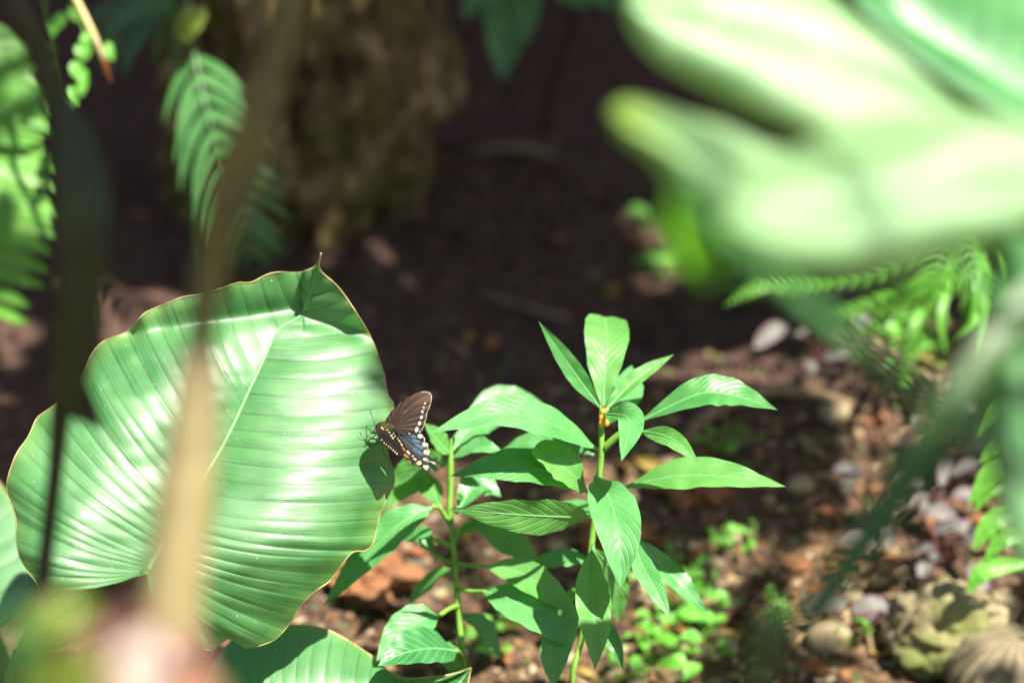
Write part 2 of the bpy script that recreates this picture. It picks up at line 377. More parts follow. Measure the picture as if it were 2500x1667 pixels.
def soil_mat():
    m, t, out = new_mat('dark_soil')
    geo = N(t, 'NewGeometry'); 
    a = N(t, 'TexNoise'); a.inputs['Scale'].default_value = 7; a.inputs['Detail'].default_value = 8
    b = N(t, 'TexNoise'); b.inputs['Scale'].default_value = 70; b.inputs['Detail'].default_value = 6
    for x in (a, b): t.links.new(geo.outputs['Position'], x.inputs['Vector'])
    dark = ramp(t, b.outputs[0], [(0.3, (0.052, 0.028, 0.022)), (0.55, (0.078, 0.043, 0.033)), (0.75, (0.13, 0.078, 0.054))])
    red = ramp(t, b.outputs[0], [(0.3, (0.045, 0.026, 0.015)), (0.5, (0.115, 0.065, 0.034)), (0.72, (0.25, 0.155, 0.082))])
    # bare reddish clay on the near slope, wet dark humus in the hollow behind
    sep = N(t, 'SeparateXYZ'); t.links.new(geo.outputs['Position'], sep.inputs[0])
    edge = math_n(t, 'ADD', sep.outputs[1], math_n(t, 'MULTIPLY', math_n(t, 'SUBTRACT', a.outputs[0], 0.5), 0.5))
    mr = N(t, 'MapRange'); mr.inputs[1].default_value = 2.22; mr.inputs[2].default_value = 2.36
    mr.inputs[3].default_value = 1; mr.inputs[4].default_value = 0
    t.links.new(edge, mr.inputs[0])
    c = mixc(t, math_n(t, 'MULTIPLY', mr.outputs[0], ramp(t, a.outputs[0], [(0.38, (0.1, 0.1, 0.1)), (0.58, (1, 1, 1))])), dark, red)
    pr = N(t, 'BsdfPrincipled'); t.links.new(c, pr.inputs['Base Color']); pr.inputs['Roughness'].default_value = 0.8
    pr.inputs['Specular IOR Level'].default_value = 0.25
    bp = N(t, 'Bump'); bp.inputs['Strength'].default_value = 0.9; bp.inputs['Distance'].default_value = 0.012
    t.links.new(b.outputs[0], bp.inputs['Height']); t.links.new(bp.outputs[0], pr.inputs['Normal'])
    t.links.new(pr.outputs[0], out.inputs[0]); return m
M['soil'] = soil_mat()

# ------------------------------------------------------------------ ground
def gh(x, y):
    z = 0.0
    z += 0.40 * max(0, min(y, 2.32) - 1.97) if y > 1.97 else 0
    z += 0.10 * max(0, min(y, 3.0) - 2.32)
    z += 0.22 * smooth(0.25, 0.9, x) * max(0, min(y, 3.4) - 2.15)          # right side climbs
    z -= 0.09 * math.exp(-((x - 0.12) / 0.28) ** 2 - ((y - 2.68) / 0.22) ** 2)  # hollow
    z += 1.25 * smooth(3.0, 3.75, y + 0.12 * noise.noise(Vector((x * 1.3, 3.1, 0))))
    z += 0.05 * max(0, y - 4) if y < 12 else 0.4
    p = Vector((x, y, 0.0))
    z += 0.030 * noise.noise(p * 3.1) + 0.014 * noise.noise(p * 9.0) + 0.006 * noise.noise(p * 27.0)
    return z
def build_ground():
    xs = np.concatenate([np.linspace(-40, -2.2, 16), np.linspace(-2.0, 2.0, 230), np.linspace(2.2, 40, 16)])
    ys = np.concatenate([np.linspace(-40, 0.9, 16), np.linspace(1.0, 4.2, 200), np.linspace(4.4, 45, 20)])
    V = [(x, y, gh(x, y)) for y in ys for x in xs]
    nx = len(xs)
    F = [(j * nx + i, j * nx + i + 1, (j + 1) * nx + i + 1, (j + 1) * nx + i) for j in range(len(ys) - 1) for i in range(nx - 1)]
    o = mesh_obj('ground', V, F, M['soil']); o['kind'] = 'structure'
    return o
build_ground()
def G(px, py, lift=0.0):                    # where the view ray meets the ground
    r = ray(px, py); d = 1.2
    while d < 6:
        q = CAM + r * d
        if q.z < gh(q.x, q.y): break
        d += 0.01
    q = CAM + r * d
    return Vector((q.x, q.y, gh(q.x, q.y) + lift))
def foot(x, y, s=0.01): return Vector((x, y, gh(x, y) - s))

# ------------------------------------------------------------------ leaves
LIT = []          # points that stand in sunlight in the photograph
PROF = ([0, .06, .18, .35, .5, .68, .82, .93, 1], [.05, .16, .55, .92, 1, .84, .52, .2, .0])
PROF_OV = ([0, .05, .15, .35, .6, .8, .92, 1], [.05, .3, .7, 1, 1, .75, .42, .05])
def strip_leaf(name, pts, width, mat, parent, Nh=None, prof=PROF, fold=0.25, wave=0.085, nu=34, nv=9, rib=None, ribr=0.0011,
               label=None, seed=0, project=False, curl=0.0, lit=False):
    c = catmull(pts, nu)
    L = sum((b - a).length for a, b in zip(c, c[1:]))
    Nh = Vector(Nh) if Nh is not None else Vector((0.1, -0.6, 0.8))
    V, UV, R = [], [], []
    for i in range(nu):
        u = i / (nu - 1)
        T = (c[min(i + 1, nu - 1)] - c[max(0, i - 1)]).normalized()
        s = T.cross(Nh)
        if s.length < 0.2: s = T.cross(UP)
        s.normalize(); n = s.cross(T)
        if n.dot(Nh) < 0: n = -n
        k = 1.0
        if project:
            tp = T - FW * T.dot(FW); sp = s - FW * s.dot(FW)
            if tp.length > 1e-3:
                tp.normalize(); pr = (sp - tp * sp.dot(tp)).length
                k = min(2.0, 1 / max(0.3, pr))
        hw = 0.5 * width * k * np.interp(u, prof[0], prof[1])
        for j in range(nv):
            v = -1 + 2 * j / (nv - 1)
            wv = wave * width * abs(v) ** 1.5 * (noise.noise(Vector((u * 5, v * 1.2 + seed * 3.1, seed * 1.7))) + 0.35 * math.sin(u * 34 + seed + v))
            q = c[i] + s * (hw * v * math.cos(fold)) + n * (hw * (abs(v) * math.sin(fold) - curl * v * v) + wv * math.sin(math.pi * u) ** 0.5)
            V.append(q); UV.append((u, 0.5 + 0.5 * v))
        R.append(c[i] - n * 0.0002)
    F = [(i * nv + j, i * nv + j + 1, (i + 1) * nv + j + 1, (i + 1) * nv + j) for i in range(nu - 1) for j in range(nv - 1)]
    o = mesh_obj(name, V, F, mat, parent, UV)
    if rib:
        tube('midrib', R, [ribr * (1.2 - u) for u in np.linspace(0, 1, nu)], rib, o, seg=6)
    if label: o['label'] = label
    if lit: LIT.extend([V[k] for k in range(0, len(V), max(1, len(V) // 14))])
    return o

def arcpos(pts, fr):                        # polyline sampled at arc fractions
    A = np.array([tuple(p) for p in pts], dtype=float)
    d = np.r_[0, np.cumsum(np.linalg.norm(np.diff(A, axis=0), axis=1))]; d /= d[-1]
    return np.stack([np.interp(fr, d, A[:, k]) for k in range(A.shape[1])], 1)
def dense(px, n=140):
    return [tuple(q)[:2] for q in catmull([Vector((a, b, 0)) for a, b in px], n)]

def blade(name, rib_px, right_px, left_px, o, n, disp, mat, parent, ns=220, ntt=34, nv=(22, 22), maps=None, amp=0.0012, margin_r=0.0007,
          rib_r=(0.001, 0.003), bow=0.06, lit=False, margin_mat=None, rib_mat=None, label=None, seed=0):
    """Broad blade from its outline: both halves run tip -> base; veins leave the midrib and curve to the margin.
    Outline pixels are laid on the plane (o, n), then disp(px, py, s, t, half) lifts the surface (metres along n)."""
    rib = dense(rib_px)
    V, F, UV = [], [], []
    margins = []
    for h, side in enumerate((right_px, left_px)):
        mg = dense(side, 260)
        fr = np.linspace(0, 1, ns)
        mp = maps[h] if maps else ([0, .5, .8, 1], [0, .8, 1, 1])
        mfr = np.interp(fr, *mp)
        mfr = np.convolve(np.r_[[mfr[0]] * 8, mfr, [mfr[-1]] * 8], np.ones(17) / 17, 'valid'); mfr[0] = 0
        MP = arcpos(mg, fr); RP = arcpos(rib, mfr)
        ph = np.array([f * nv[h] + 0.35 * noise.noise(Vector((f * nv[h] * 0.7, h * 9.1, seed))) for f in fr])
        b0 = len(V); mline = []
        for i in range(ns):
            a, b = RP[i], MP[i]
            for k in range(ntt):
                t = k / (ntt - 1)
                q = a + (b - a) * t
                tipdir = np.array(rib[0]) - np.array(rib[-1]); tl = np.linalg.norm(tipdir) + 1e-9
                q = q - tipdir / tl * (np.linalg.norm(b - a) * bow * math.sin(math.pi * t))
                x = abs(math.sin(math.pi * ph[i]))
                env = min(1, t * 5) * (1 - 0.75 * t ** 4)
                d = amp * (x ** 0.55 - 0.6) * env * (0.7 + 0.6 * noise.noise(Vector((math.floor(ph[i]) * 3.3, t * 2, h))))
                d += disp(q[0], q[1], fr[i], t, h)
                p = on_plane(q[0], q[1], o, n)
                # lift along n while staying a real surface
                V.append(p - ray(q[0], q[1]).normalized() * d); UV.append((ph[i] + 40 * h, t))
            mline.append(V[-1])
        margins.append(mline)
        for i in range(ns - 1):
            for k in range(ntt - 1):
                f = (b0 + i * ntt + k, b0 + i * ntt + k + 1, b0 + (i + 1) * ntt + k + 1, b0 + (i + 1) * ntt + k)
                F.append(f if h == 0 else f[::-1])
        if lit: LIT.extend([V[b0 + i * ntt + k] for i in range(0, ns, max(1, ns // 22)) for k in range(0, ntt, max(1, ntt // 5))])
    ob = mesh_obj(name, V, F, mat, parent, UV)
    if margin_mat:
        line = margins[0] + margins[1][::-1]
        tube('margin', line, [margin_r * max(0.35, 1 + 1.1 * noise.noise(q * 40) + 0.5 * noise.noise(q * 170)) for q in line], margin_mat, ob, seg=5)
    if rib_mat:
        rp = arcpos(rib, np.linspace(0, 1, 60))
        L3 = []
        for i, q in enumerate(rp):
            p = on_plane(q[0], q[1], o, n)
            L3.append(p - ray(q[0], q[1]).normalized() * (disp(q[0], q[1], i / 59, 0, 0) - 0.0004))
        tube('midrib', L3, list(np.linspace(rib_r[0], rib_r[1], 60)), rib_mat, ob, seg=8)
    if label: ob['label'] = label
    return ob

z1 = lambda L: [(x * 0.706, 560 + y * 0.706) for x, y in L]
z2 = lambda x, y: (800 + x * 0.19136, 900 + y * 0.19136)
z3 = lambda x, y: (780 + x * 0.6168, 700 + y * 0.6168)
z5 = lambda L: [(1000 + x * 0.6378, y * 0.6378) for x, y in L]

# ================================================== the broad-leaved plant with the butterfly
BO = P(560, 1100, 1.955); BN = Vector((0.14, -0.70, 0.70)).normalized()
plantbase = foot(-0.40, 1.93)
broad = thing('broad_leaf_plant', plantbase, 'broad-leaved plant with one huge pleated glossy green leaf carrying the butterfly', 'plant')
rib_px = z1([(1110, 82), (1096, 140), (1075, 205), (1055, 265), (1030, 306), (960, 350), (910, 455), (860, 560), (800, 690), (740, 800), (640, 960), (560, 1090), (505, 1188)])
R_px = z1([(1110, 82), (1107, 140), (1170, 200), (1240, 300), (1290, 390), (1325, 490), (1340, 570), (1360, 603), (1352, 650), (1342, 720), (1345, 790), (1362, 835), (1362, 880), (1335, 935), (1310, 1000), (1292, 1080), (1262, 1110), (1220, 1116), (1180, 1160), (1140, 1215), (1090, 1250), (1040, 1300), (1010, 1350), (960, 1410), (910, 1435), (850, 1447), (828, 1430), (800, 1412), (770, 1425), (735, 1452), (690, 1440), (640, 1410), (590, 1370), (545, 1320), (522, 1270), (514, 1220), (506, 1190)])
L_px = z1([(1110, 82), (1095, 124), (1040, 147), (960, 148), (915, 160), (870, 183), (820, 185), (760, 205), (690, 225), (630, 235), (560, 262), (500, 290), (460, 335), (430, 358), (400, 370), (360, 385), (330, 410), (305, 450), (285, 500), (240, 560), (190, 605), (130, 650), (100, 710), (60, 770), (35, 830), (22, 890), (35, 940), (55, 1000), (55, 1070), (70, 1140), (110, 1200), (160, 1255), (230, 1250), (310, 1240), (380, 1220), (430, 1205), (480, 1199), (505, 1188)])
def big_disp(px, py, s, t, h):
    X, Y = px / 0.706, (py - 560) / 0.706
    d = 0.0
    d += (0.020 if h == 0 else 0.018) * smooth(0.10, 0.30, s) * math.sin(math.pi * min(1, t * 0.93) ** 0.9)   # each half arches
    d -= 0.012 * t ** 4 * smooth(0.15, 0.35, s)
    # waves along the margin
    d += 0.011 * t ** 3 * noise.noise(Vector((s * 14, 1.7 + 5 * h, 0))) + 0.006 * t ** 4 * noise.noise(Vector((s * 34, 4.2 + 5 * h, 0)))
    # the tip end folds towards the viewer past a crease
    cr = (X * -0.16 + 440) if X < 1050 else 300 + (X - 1050) * 0.35
    g = max(0, cr - Y)
    d += 0.00027 * g * (g / (g + 25.0)) - 0.006 * math.exp(-((Y - cr) / 40.0) ** 2)
    # lower right lobe droops, lower left lobe cups
    d -= 0.050 * smooth(1020, 1460, Y) * smooth(480, 800, X)
    d -= 0.020 * smooth(1080, 1360, X) * smooth(880, 1050, Y)
    d += 0.010 * smooth(950, 1250, Y) * smooth(400, 60, X)
    d += 0.006 * noise.noise(Vector((X / 300, Y / 220, 3))) + 0.0010 * noise.noise(Vector((X / 160, Y / 50, 8)))
    return d
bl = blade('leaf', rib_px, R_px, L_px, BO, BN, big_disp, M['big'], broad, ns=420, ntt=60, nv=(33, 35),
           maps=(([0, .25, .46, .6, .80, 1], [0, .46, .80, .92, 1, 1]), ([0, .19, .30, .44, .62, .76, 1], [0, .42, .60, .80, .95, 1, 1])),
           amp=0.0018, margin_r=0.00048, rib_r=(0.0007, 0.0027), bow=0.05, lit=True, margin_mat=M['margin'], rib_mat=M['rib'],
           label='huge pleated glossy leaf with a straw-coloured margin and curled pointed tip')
bb = on_plane(355, 1398, BO, BN)
tube('petiole', [bb + BN * 0.002, bb + Vector((-0.006, 0.012, -0.03)), bb + Vector((-0.02, 0.03, -0.12)), plantbase + Vector((0.02, 0.02, 0.0))], [0.0045, 0.006, 0.007, 0.010], M['petiole'], broad, n=24)

# the lower leaf
O2 = P(800, 1640, 2.03); N2 = Vector((0.05, -0.50, 0.86)).normalized()
def d2(px, py, s, t, h): return 0.016 * math.sin(math.pi * t * 0.9) - 0.004 * t ** 3 + 0.006 * t ** 3 * noise.noise(Vector((s * 11, 7 + h, 0)))
blade('leaf', [(1150, 1630), (1090, 1662), (1000, 1695), (850, 1745), (700, 1800), (580, 1850)],
      [(1150, 1630), (1130, 1690), (1040, 1780), (900, 1880), (740, 1930), (620, 1910), (580, 1850)],
      [(1150, 1630), (1105, 1645), (1060, 1652), (985, 1656), (945, 1634), (905, 1600), (850, 1563), (780, 1531), (705, 1524), (640, 1528), (570, 1560), (520, 1620), (500, 1700), (520, 1790), (580, 1850)],
      O2, N2, d2, M['big'], broad, ns=200, ntt=34, nv=(20, 26), amp=0.0012, lit=False, margin_mat=M['margin'], rib_mat=M['rib'],
      label='lower broad leaf with straw-coloured edge, half under the shadow of the huge leaf', seed=3)
b2 = on_plane(580, 1850, O2, N2)
tube('petiole', [b2, b2 + Vector((-0.02, 0.02, -0.04)), plantbase + Vector((0.06, 0.0, 0.0))], [0.004, 0.005, 0.008], M['petiole'], broad, n=14)
# the leaf cut by the frame's edge
O3 = P(0, 1350, 2.2); N3 = Vector((-0.12, -0.52, 0.84)).normalized()
def d3(px, py, s, t, h): return 0.012 * math.sin(math.pi * t * 0.9)
blade('leaf', [(-110, 1100), (-140, 1250), (-170, 1450), (-190, 1660)],
      [(-110, 1100), (-40, 1140), (0, 1180), (40, 1240), (80, 1330), (105, 1420), (70, 1480), (0, 1535), (-90, 1610), (-190, 1660)],
      [(-110, 1100), (-220, 1180), (-330, 1330), (-350, 1480), (-290, 1620), (-190, 1660)],
      O3, N3, d3, M['big'], broad, ns=130, ntt=26, nv=(15, 15), amp=0.0016, lit=True, margin_mat=M['margin'], rib_mat=M['rib'],
      label='pleated leaf with pale vein lines beneath the huge leaf', seed=5)
b3 = on_plane(-190, 1660, O3, N3)
tube('petiole', [b3, b3 + Vector((0.02, 0.02, -0.05)), plantbase + Vector((-0.03, 0.0, 0.0))], [0.004, 0.005, 0.008], M['petiole'], broad, n=14)
# the rolled leaf end under the big blade
O4 = P(160, 1490, 1.975); N4 = Vector((0.0, -0.62, 0.78)).normalized()
def d4(px, py, s, t, h): return 0.008 * math.sin(math.pi * t)
blade('leaf', [(222, 1452), (180, 1490), (120, 1530), (40, 1590)], [(222, 1452), (226, 1480), (214, 1520), (150, 1580), (40, 1590)],
      [(222, 1452), (190, 1440), (150, 1452), (100, 1490), (60, 1540), (40, 1590)], O4, N4, d4, M['big'], broad, ns=70, ntt=18, nv=(9, 9), amp=0.001,
      lit=True, margin_mat=M['margin'], rib_mat=M['rib'], label='small rolled leaf end below the huge leaf', seed=6)
b4 = on_plane(40, 1590, O4, N4)
tube('petiole', [b4, b4 + Vector((-0.01, 0.02, -0.05)), plantbase + Vector((0.0, 0.03, 0.0))], [0.003, 0.004, 0.006], M['petiole'], broad, n=12)

# ================================================== butterfly
bpx = (930, 1068)
BD = (on_plane(*bpx, BO, BN) - CAM).dot(FW) - 0.020
bf_base = P(915, 1062, BD + 0.008)
bfly = thing('butterfly', bf_base, 'dark swallowtail butterfly with white and blue spots perched on the huge leaf', 'butterfly')
ZM = 0.19136 * K * BD                       # metres per zoomed pixel
e1 = np.array([0.70, 0.714]); e2 = np.array([-0.714, 0.70])
def dep_far(X, Y):
    q = (X - 800) * -e2[0] + (Y - 740) * -e2[1]
    return BD + ZM * (0.30 * q - 0.12 * ((X - 800) * e1[0] + (Y - 740) * e1[1]))
def dep_near(X, Y):
    q = (X - 700) * e2[0] + (Y - 690) * e2[1]
    return BD - 0.004 - ZM * 1.5 * max(-40, q)
def dep_nearh(X, Y):
    q = (X - 700) * e2[0] + (Y - 690) * e2[1]
    return BD - 0.0015 - ZM * (0.8 * max(-60, q) + 0.10 * ((X - 800) * e1[0] + (Y - 740) * e1[1]))
def zpt(X, Y, dep, dd=0.0): return P(*z2(X, Y), dep(X, Y) + dd)
def wing(name, root, outline, dep, colf, bulge=0.0012, n=300, nr=56, dd=0.0, label=None):
    pts = [tuple(q)[:2] for q in catmull([Vector((a, b, 0)) for a, b in outline + outline[:1]], 420)]
    ol = arcpos(pts, np.linspace(0, 1, n))
    V, C = [], []
    for k in range(nr):
        t = (k / (nr - 1)) ** 0.8
        for i in range(n):
            X, Y = root[0] + (ol[i][0] - root[0]) * t, root[1] + (ol[i][1] - root[1]) * t
            V.append(zpt(X, Y, dep, dd - bulge * math.sin(math.pi * t) + 0.0003 * math.sin(i * 0.35) * t))
            C.append(colf(X, Y, t))
    F = [(k * n + i, k * n + (i + 1) % n, (k + 1) * n + (i + 1) % n, (k + 1) * n + i) for k in range(nr - 1) for i in range(n)]
    o = mesh_obj(name, V, F, M['wing'], bfly, None, C)
    if label: o['label'] = label
    return o
def spots(X, Y, L):
    best = 0
    for (cx, cy, a, b, ang) in L:
        c, s = math.cos(ang), math.sin(ang)
        dx, dy = X - cx, Y - cy
        r = math.hypot((dx * c + dy * s) / a, (-dx * s + dy * c) / b)
        best = max(best, 1 - smooth(0.8, 1.15, r))
    return best
def lerp3(a, b, f): return tuple(x + (y - x) * f for x, y in zip(a, b))
WHITE = (0.36, 0.345, 0.31); CREAM = (0.34, 0.29, 0.16); ORANGE = (0.23, 0.07, 0.012)
FW_SP = [(1243, 440, 11, 11, 0), (1225, 492, 13, 14, 0), (1209, 551, 14, 18, .1), (1197, 620, 15, 24, .2), (1172, 695, 17, 28, .2), (1138, 770, 20, 32, .2), (1130, 790, 16, 20, 0), (1178, 805, 9, 9, 0)]
def col_fore(X, Y, t):
    apex = smooth(950, 1300, X) * smooth(640, 330, Y)
    c = lerp3((0.010, 0.0055, 0.0045), (0.062, 0.034, 0.020), 0.25 + 0.75 * apex)
    a = math.atan2(Y - 760, X - 800)
    r = math.hypot(X - 800, Y - 760)
    st = abs(math.sin((a + 0.10 * math.sin(r * 0.006)) * 15.0))
    c = tuple(x * (0.45 + 0.8 * st) for x in c)
    if spots(X, Y, [(975, 545, 45, 14, -0.3)]): c = lerp3(c, (0.14, 0.11, 0.06), 0.3 * noise.random())
    c = lerp3(c, WHITE, spots(X, Y, FW_SP))
    edge = smooth(0.972, 0.99, t) if X > 1195 else 0
    return lerp3(c, (0.30, 0.25, 0.21), 0.8 * edge)
HW_SP = [(1180, 858, 30, 28, .3), (1235, 965, 28, 32, .3), (1252, 1064, 30, 30, .2), (1250, 1155, 36, 22, .3), (1172, 1190, 30, 34, -.2), (1042, 826, 10, 10, 0), (1196, 803, 10, 10, 0)]
HW_BL = [(1095, 868, 36, 22, .4), (1130, 920, 54, 24, .25), (1165, 995, 58, 30, .45), (1180, 1075, 50, 26, .6), (1120, 1040, 44, 22, .7)]
def col_hind(X, Y, t):
    c = (0.008, 0.006, 0.006)
    g = 1 - smooth(0.4, 1.0, math.hypot((X - 1060) / 170, (Y - 970) / 170))
    g2 = math.exp(-(((X - 1090) * 0.7 + (Y - 1000) * 0.714) / 260) ** 2 - (((X - 1090) * -0.714 + (Y - 1000) * 0.7) / 95) ** 2)
    c = lerp3(c, (0.036, 0.055, 0.060), g2 * (0.55 + 0.45 * noise.random()))
    c = lerp3(c, (0.058, 0.098, 0.15), 0.9 * spots(X, Y, HW_BL) * (0.65 + 0.35 * noise.random()))
    for (ax, ay, bx, by) in ((920, 850, 1160, 1000), (930, 900, 1190, 1130), (900, 860, 1100, 1130), (920, 840, 1200, 910)):
        L = math.hypot(bx - ax, by - ay); d = abs((bx - ax) * (ay - Y) - (ax - X) * (by - ay)) / L
        c = tuple(x * (1 - 0.65 * math.exp(-(d / 7) ** 2)) for x in c)
    c = lerp3(c, WHITE, spots(X, Y, HW_SP))
    if X > 1200 and t > 0.93 and Y < 1175: c = lerp3(c, (0.34, 0.29, 0.21), smooth(0.945, 0.975, t))
    if X > 1270 and Y > 1160 and X < 1375: c = (0.30, 0.28, 0.24) if abs((Y - 1178) - (X - 1270) * 0.28) < 13 else (0.02, 0.016, 0.014)
    if X >= 1375: c = (0.045, 0.034, 0.03)
    return c
N1 = [(690, 908, 7, 9, 0), (720, 945, 7, 9, 0), (748, 965, 6, 9, 0), (780, 990, 7, 9, 0), (806, 1012, 7, 10, 0), (835, 1038, 7, 12, .2), (860, 1060, 7, 12, .2), (885, 1083, 8, 12, .2),
      (698, 757, 8, 26, -0.8), (760, 780, 12, 8, 0), (788, 812, 10, 9, 0), (812, 850, 14, 11, .4), (832, 882, 15, 10, .4), (840, 826, 6, 14, .8), (858, 858, 6, 16, .8)]
def col_nfore(X, Y, t):
    top = smooth(860, 700, Y + 0.25 * (X - 700)) 
    c = lerp3((0.008, 0.006, 0.005), (0.055, 0.045, 0.012), top * smooth(600, 760, X) * 0.95)  # olive colour on the upper part of the wing
    d = abs((X - 640) * 0.714 - (Y - 760) * 0.70 + 10 * math.sin(X * 0.02))
    c = tuple(x * (0.75 + 0.25 * abs(math.sin(d * 0.05))) for x in c)
    c = lerp3(c, CREAM, spots(X, Y, N1))
    if t > 0.97 and Y < 760: c = (0.012, 0.01, 0.008)
    return c
NH = [(885, 890, 20, 15, .5), (908, 922, 22, 15, .5), (930, 965, 30, 17, .7), (1030, 1065, 32, 16, .8), (1085, 1110, 14, 12, .5), (1115, 1150, 26, 14, .7), (1170, 1200, 30, 26, .6)]
NO = [(870, 958, 22, 10, .7), (965, 1020, 30, 16, .9), (1000, 1110, 44, 16, .6), (1045, 1185, 22, 13, .6), (1140, 1212, 24, 12, .6), (845, 930, 24, 8, .8)]
def col_nhind(X, Y, t):
    c = (0.007, 0.0055, 0.005)
    c = lerp3(c, ORANGE, spots(X, Y, NO)); c = lerp3(c, (0.34, 0.32, 0.22), spots(X, Y, NH))
    if 1215 < X < 1300 and Y > 1230: c = lerp3((0.30, 0.28, 0.24), (0.02, 0.016, 0.016), smooth(1255, 1285, X + (Y - 1280) * 0.6))
    if X >= 1300: c = (0.038, 0.03, 0.027)
    return c
wing('forewing', (800, 742), [(730, 670), (790, 570), (860, 490), (950, 410), (1060, 345), (1160, 300), (1240, 288), (1300, 303), (1327, 335), (1327, 400), (1313, 455), (1296, 510), (1272, 560), (1262, 620), (1248, 660), (1240, 700), (1220, 755), (1190, 800), (1150, 835), (1050, 838), (950, 832), (860, 800), (800, 760), (750, 710)], dep_far, col_fore, label='brown far forewing with a row of white spots')
wing('hindwing', (930, 850), [(880, 800), (950, 815), (1050, 818), (1165, 815), (1205, 840), (1222, 870), (1240, 885), (1244, 930), (1282, 962), (1278, 1005), (1302, 1060), (1284, 1105), (1312, 1150), (1390, 1196), (1435, 1222), (1448, 1245), (1432, 1270), (1402, 1262), (1375, 1222), (1290, 1188), (1262, 1208), (1225, 1185), (1204, 1232), (1165, 1250), (1100, 1200), (1040, 1110), (960, 985), (890, 890), (868, 830)], dep_far, col_hind, dd=-0.0010, label='far hindwing dusted blue with white marginal spots and a tail')
wing('hindwing', (870, 870), [(830, 860), (880, 868), (930, 940), (985, 1030), (1060, 1090), (1110, 1140), (1170, 1180), (1210, 1232), (1250, 1270), (1330, 1288), (1372, 1310), (1382, 1335), (1362, 1357), (1312, 1342), (1250, 1292), (1205, 1252), (1160, 1245), (1080, 1212), (1020, 1172), (960, 1112), (880, 1010), (800, 920)], dep_nearh, col_nhind, bulge=0.0005, dd=-0.0025, label='near hindwing edge with orange and cream spots and a tail')
wing('forewing', (735, 815), [(608, 790), (605, 735), (640, 692), (700, 674), (770, 684), (828, 708), (858, 760), (868, 830), (896, 900), (945, 990), (975, 1075), (940, 1112), (890, 1108), (820, 1052), (740, 982), (680, 912), (635, 850)], dep_near, col_nfore, bulge=0.0010, dd=-0.003, label='near forewing seen edge-on, dark with an olive upper part')
# body: one continuous skin from head to abdomen tip
def body_pts():
    ax = [(578, 812, .4), (600, 806, 1.0), (625, 802, .75), (660, 806, 1.5), (710, 825, 2.3), (760, 850, 2.3), (800, 880, 1.6), (860, 945, 1.4), (930, 1020, 1.05), (990, 1080, .8), (1030, 1120, .3)]
    pts = [P(*z2(X, Y), BD + 0.004) for X, Y, r in ax]
    c = catmull(pts, 44)
    r = np.interp(np.linspace(0, 1, 44), np.linspace(0, 1, len(ax)), [a[2] * 0.0022 for a in ax])
    return c, list(r)
c_, r_ = body_pts()
V_, F_, U_ = tube_data(c_, r_, 14)
mesh_obj('body', V_, F_, M['insect'], bfly, U_)
def ball(name, c, r, mat, parent, seg=12, sc=(1, 1, 1)):
    bm = bmesh.new(); bmesh.ops.create_uvsphere(bm, u_segments=seg, v_segments=max(6, seg // 2 + 2), radius=r)
    for v in bm.verts: v.co = Vector((v.co.x * sc[0], v.co.y * sc[1], v.co.z * sc[2])) + c
    V = [v.co.copy() for v in bm.verts]; F = [[v.index for v in f.verts] for f in bm.faces]; bm.free()
    return mesh_obj(name, V, F, mat, parent)
ball('eye', P(*z2(564, 812), BD + 0.0035), 0.0012, M['insect'], bfly)
surf = lambda X, Y: (on_plane(*z2(X, Y), BO, BN) - CAM).dot(FW)
def bit(name, pts, r, dd):
    n = len(pts)
    tube(name, [P(*z2(X, Y), d) for (X, Y), d in zip(pts, dd)], r, M['insect'], bfly, seg=6, n=5 * n)
hd = BD + 0.004
bit('antenna', [(604, 725), (588, 665), (562, 600), (547, 545), (556, 528)], [0.00022, 0.0002, 0.0002, 0.0003, 0.00045], [hd - .003, hd - .006, hd - .009, hd - .010, hd - .010])
bit('antenna', [(560, 780), (510, 775), (470, 770), (437, 762), (432, 756)], [0.00022, 0.0002, 0.0002, 0.0003, 0.00045], [hd, hd - .002, hd - .003, hd - .003, hd - .003])
for leg in ([(640, 850), (600, 848), (560, 886), (500, 853), (330, 876)], [(650, 880), (590, 900), (550, 893), (460, 945), (342, 972)], [(640, 920), (560, 880), (520, 915), (430, 892), (330, 876)], [(560, 800), (520, 760), (470, 725)],
            [(700, 930), (705, 1000), (712, 1050), (760, 1165), (792, 1216)], [(720, 930), (560, 955), (480, 980), (400, 998)]):
    n = len(leg)
    ds = [BD + 0.004 + (surf(*q) - 0.0035 - BD - 0.004) * (i / (n - 1)) for i, q in enumerate(leg)]
    bit('leg', leg, [0.0004, 0.00035, 0.0003, 0.00022, 0.00018][:n], ds)
LIT += [zpt(X, Y, dep_far) for X, Y in ((800, 740), (1000, 600), (1200, 400), (1100, 900), (1250, 1100), (1150, 700), (1350, 1250))]

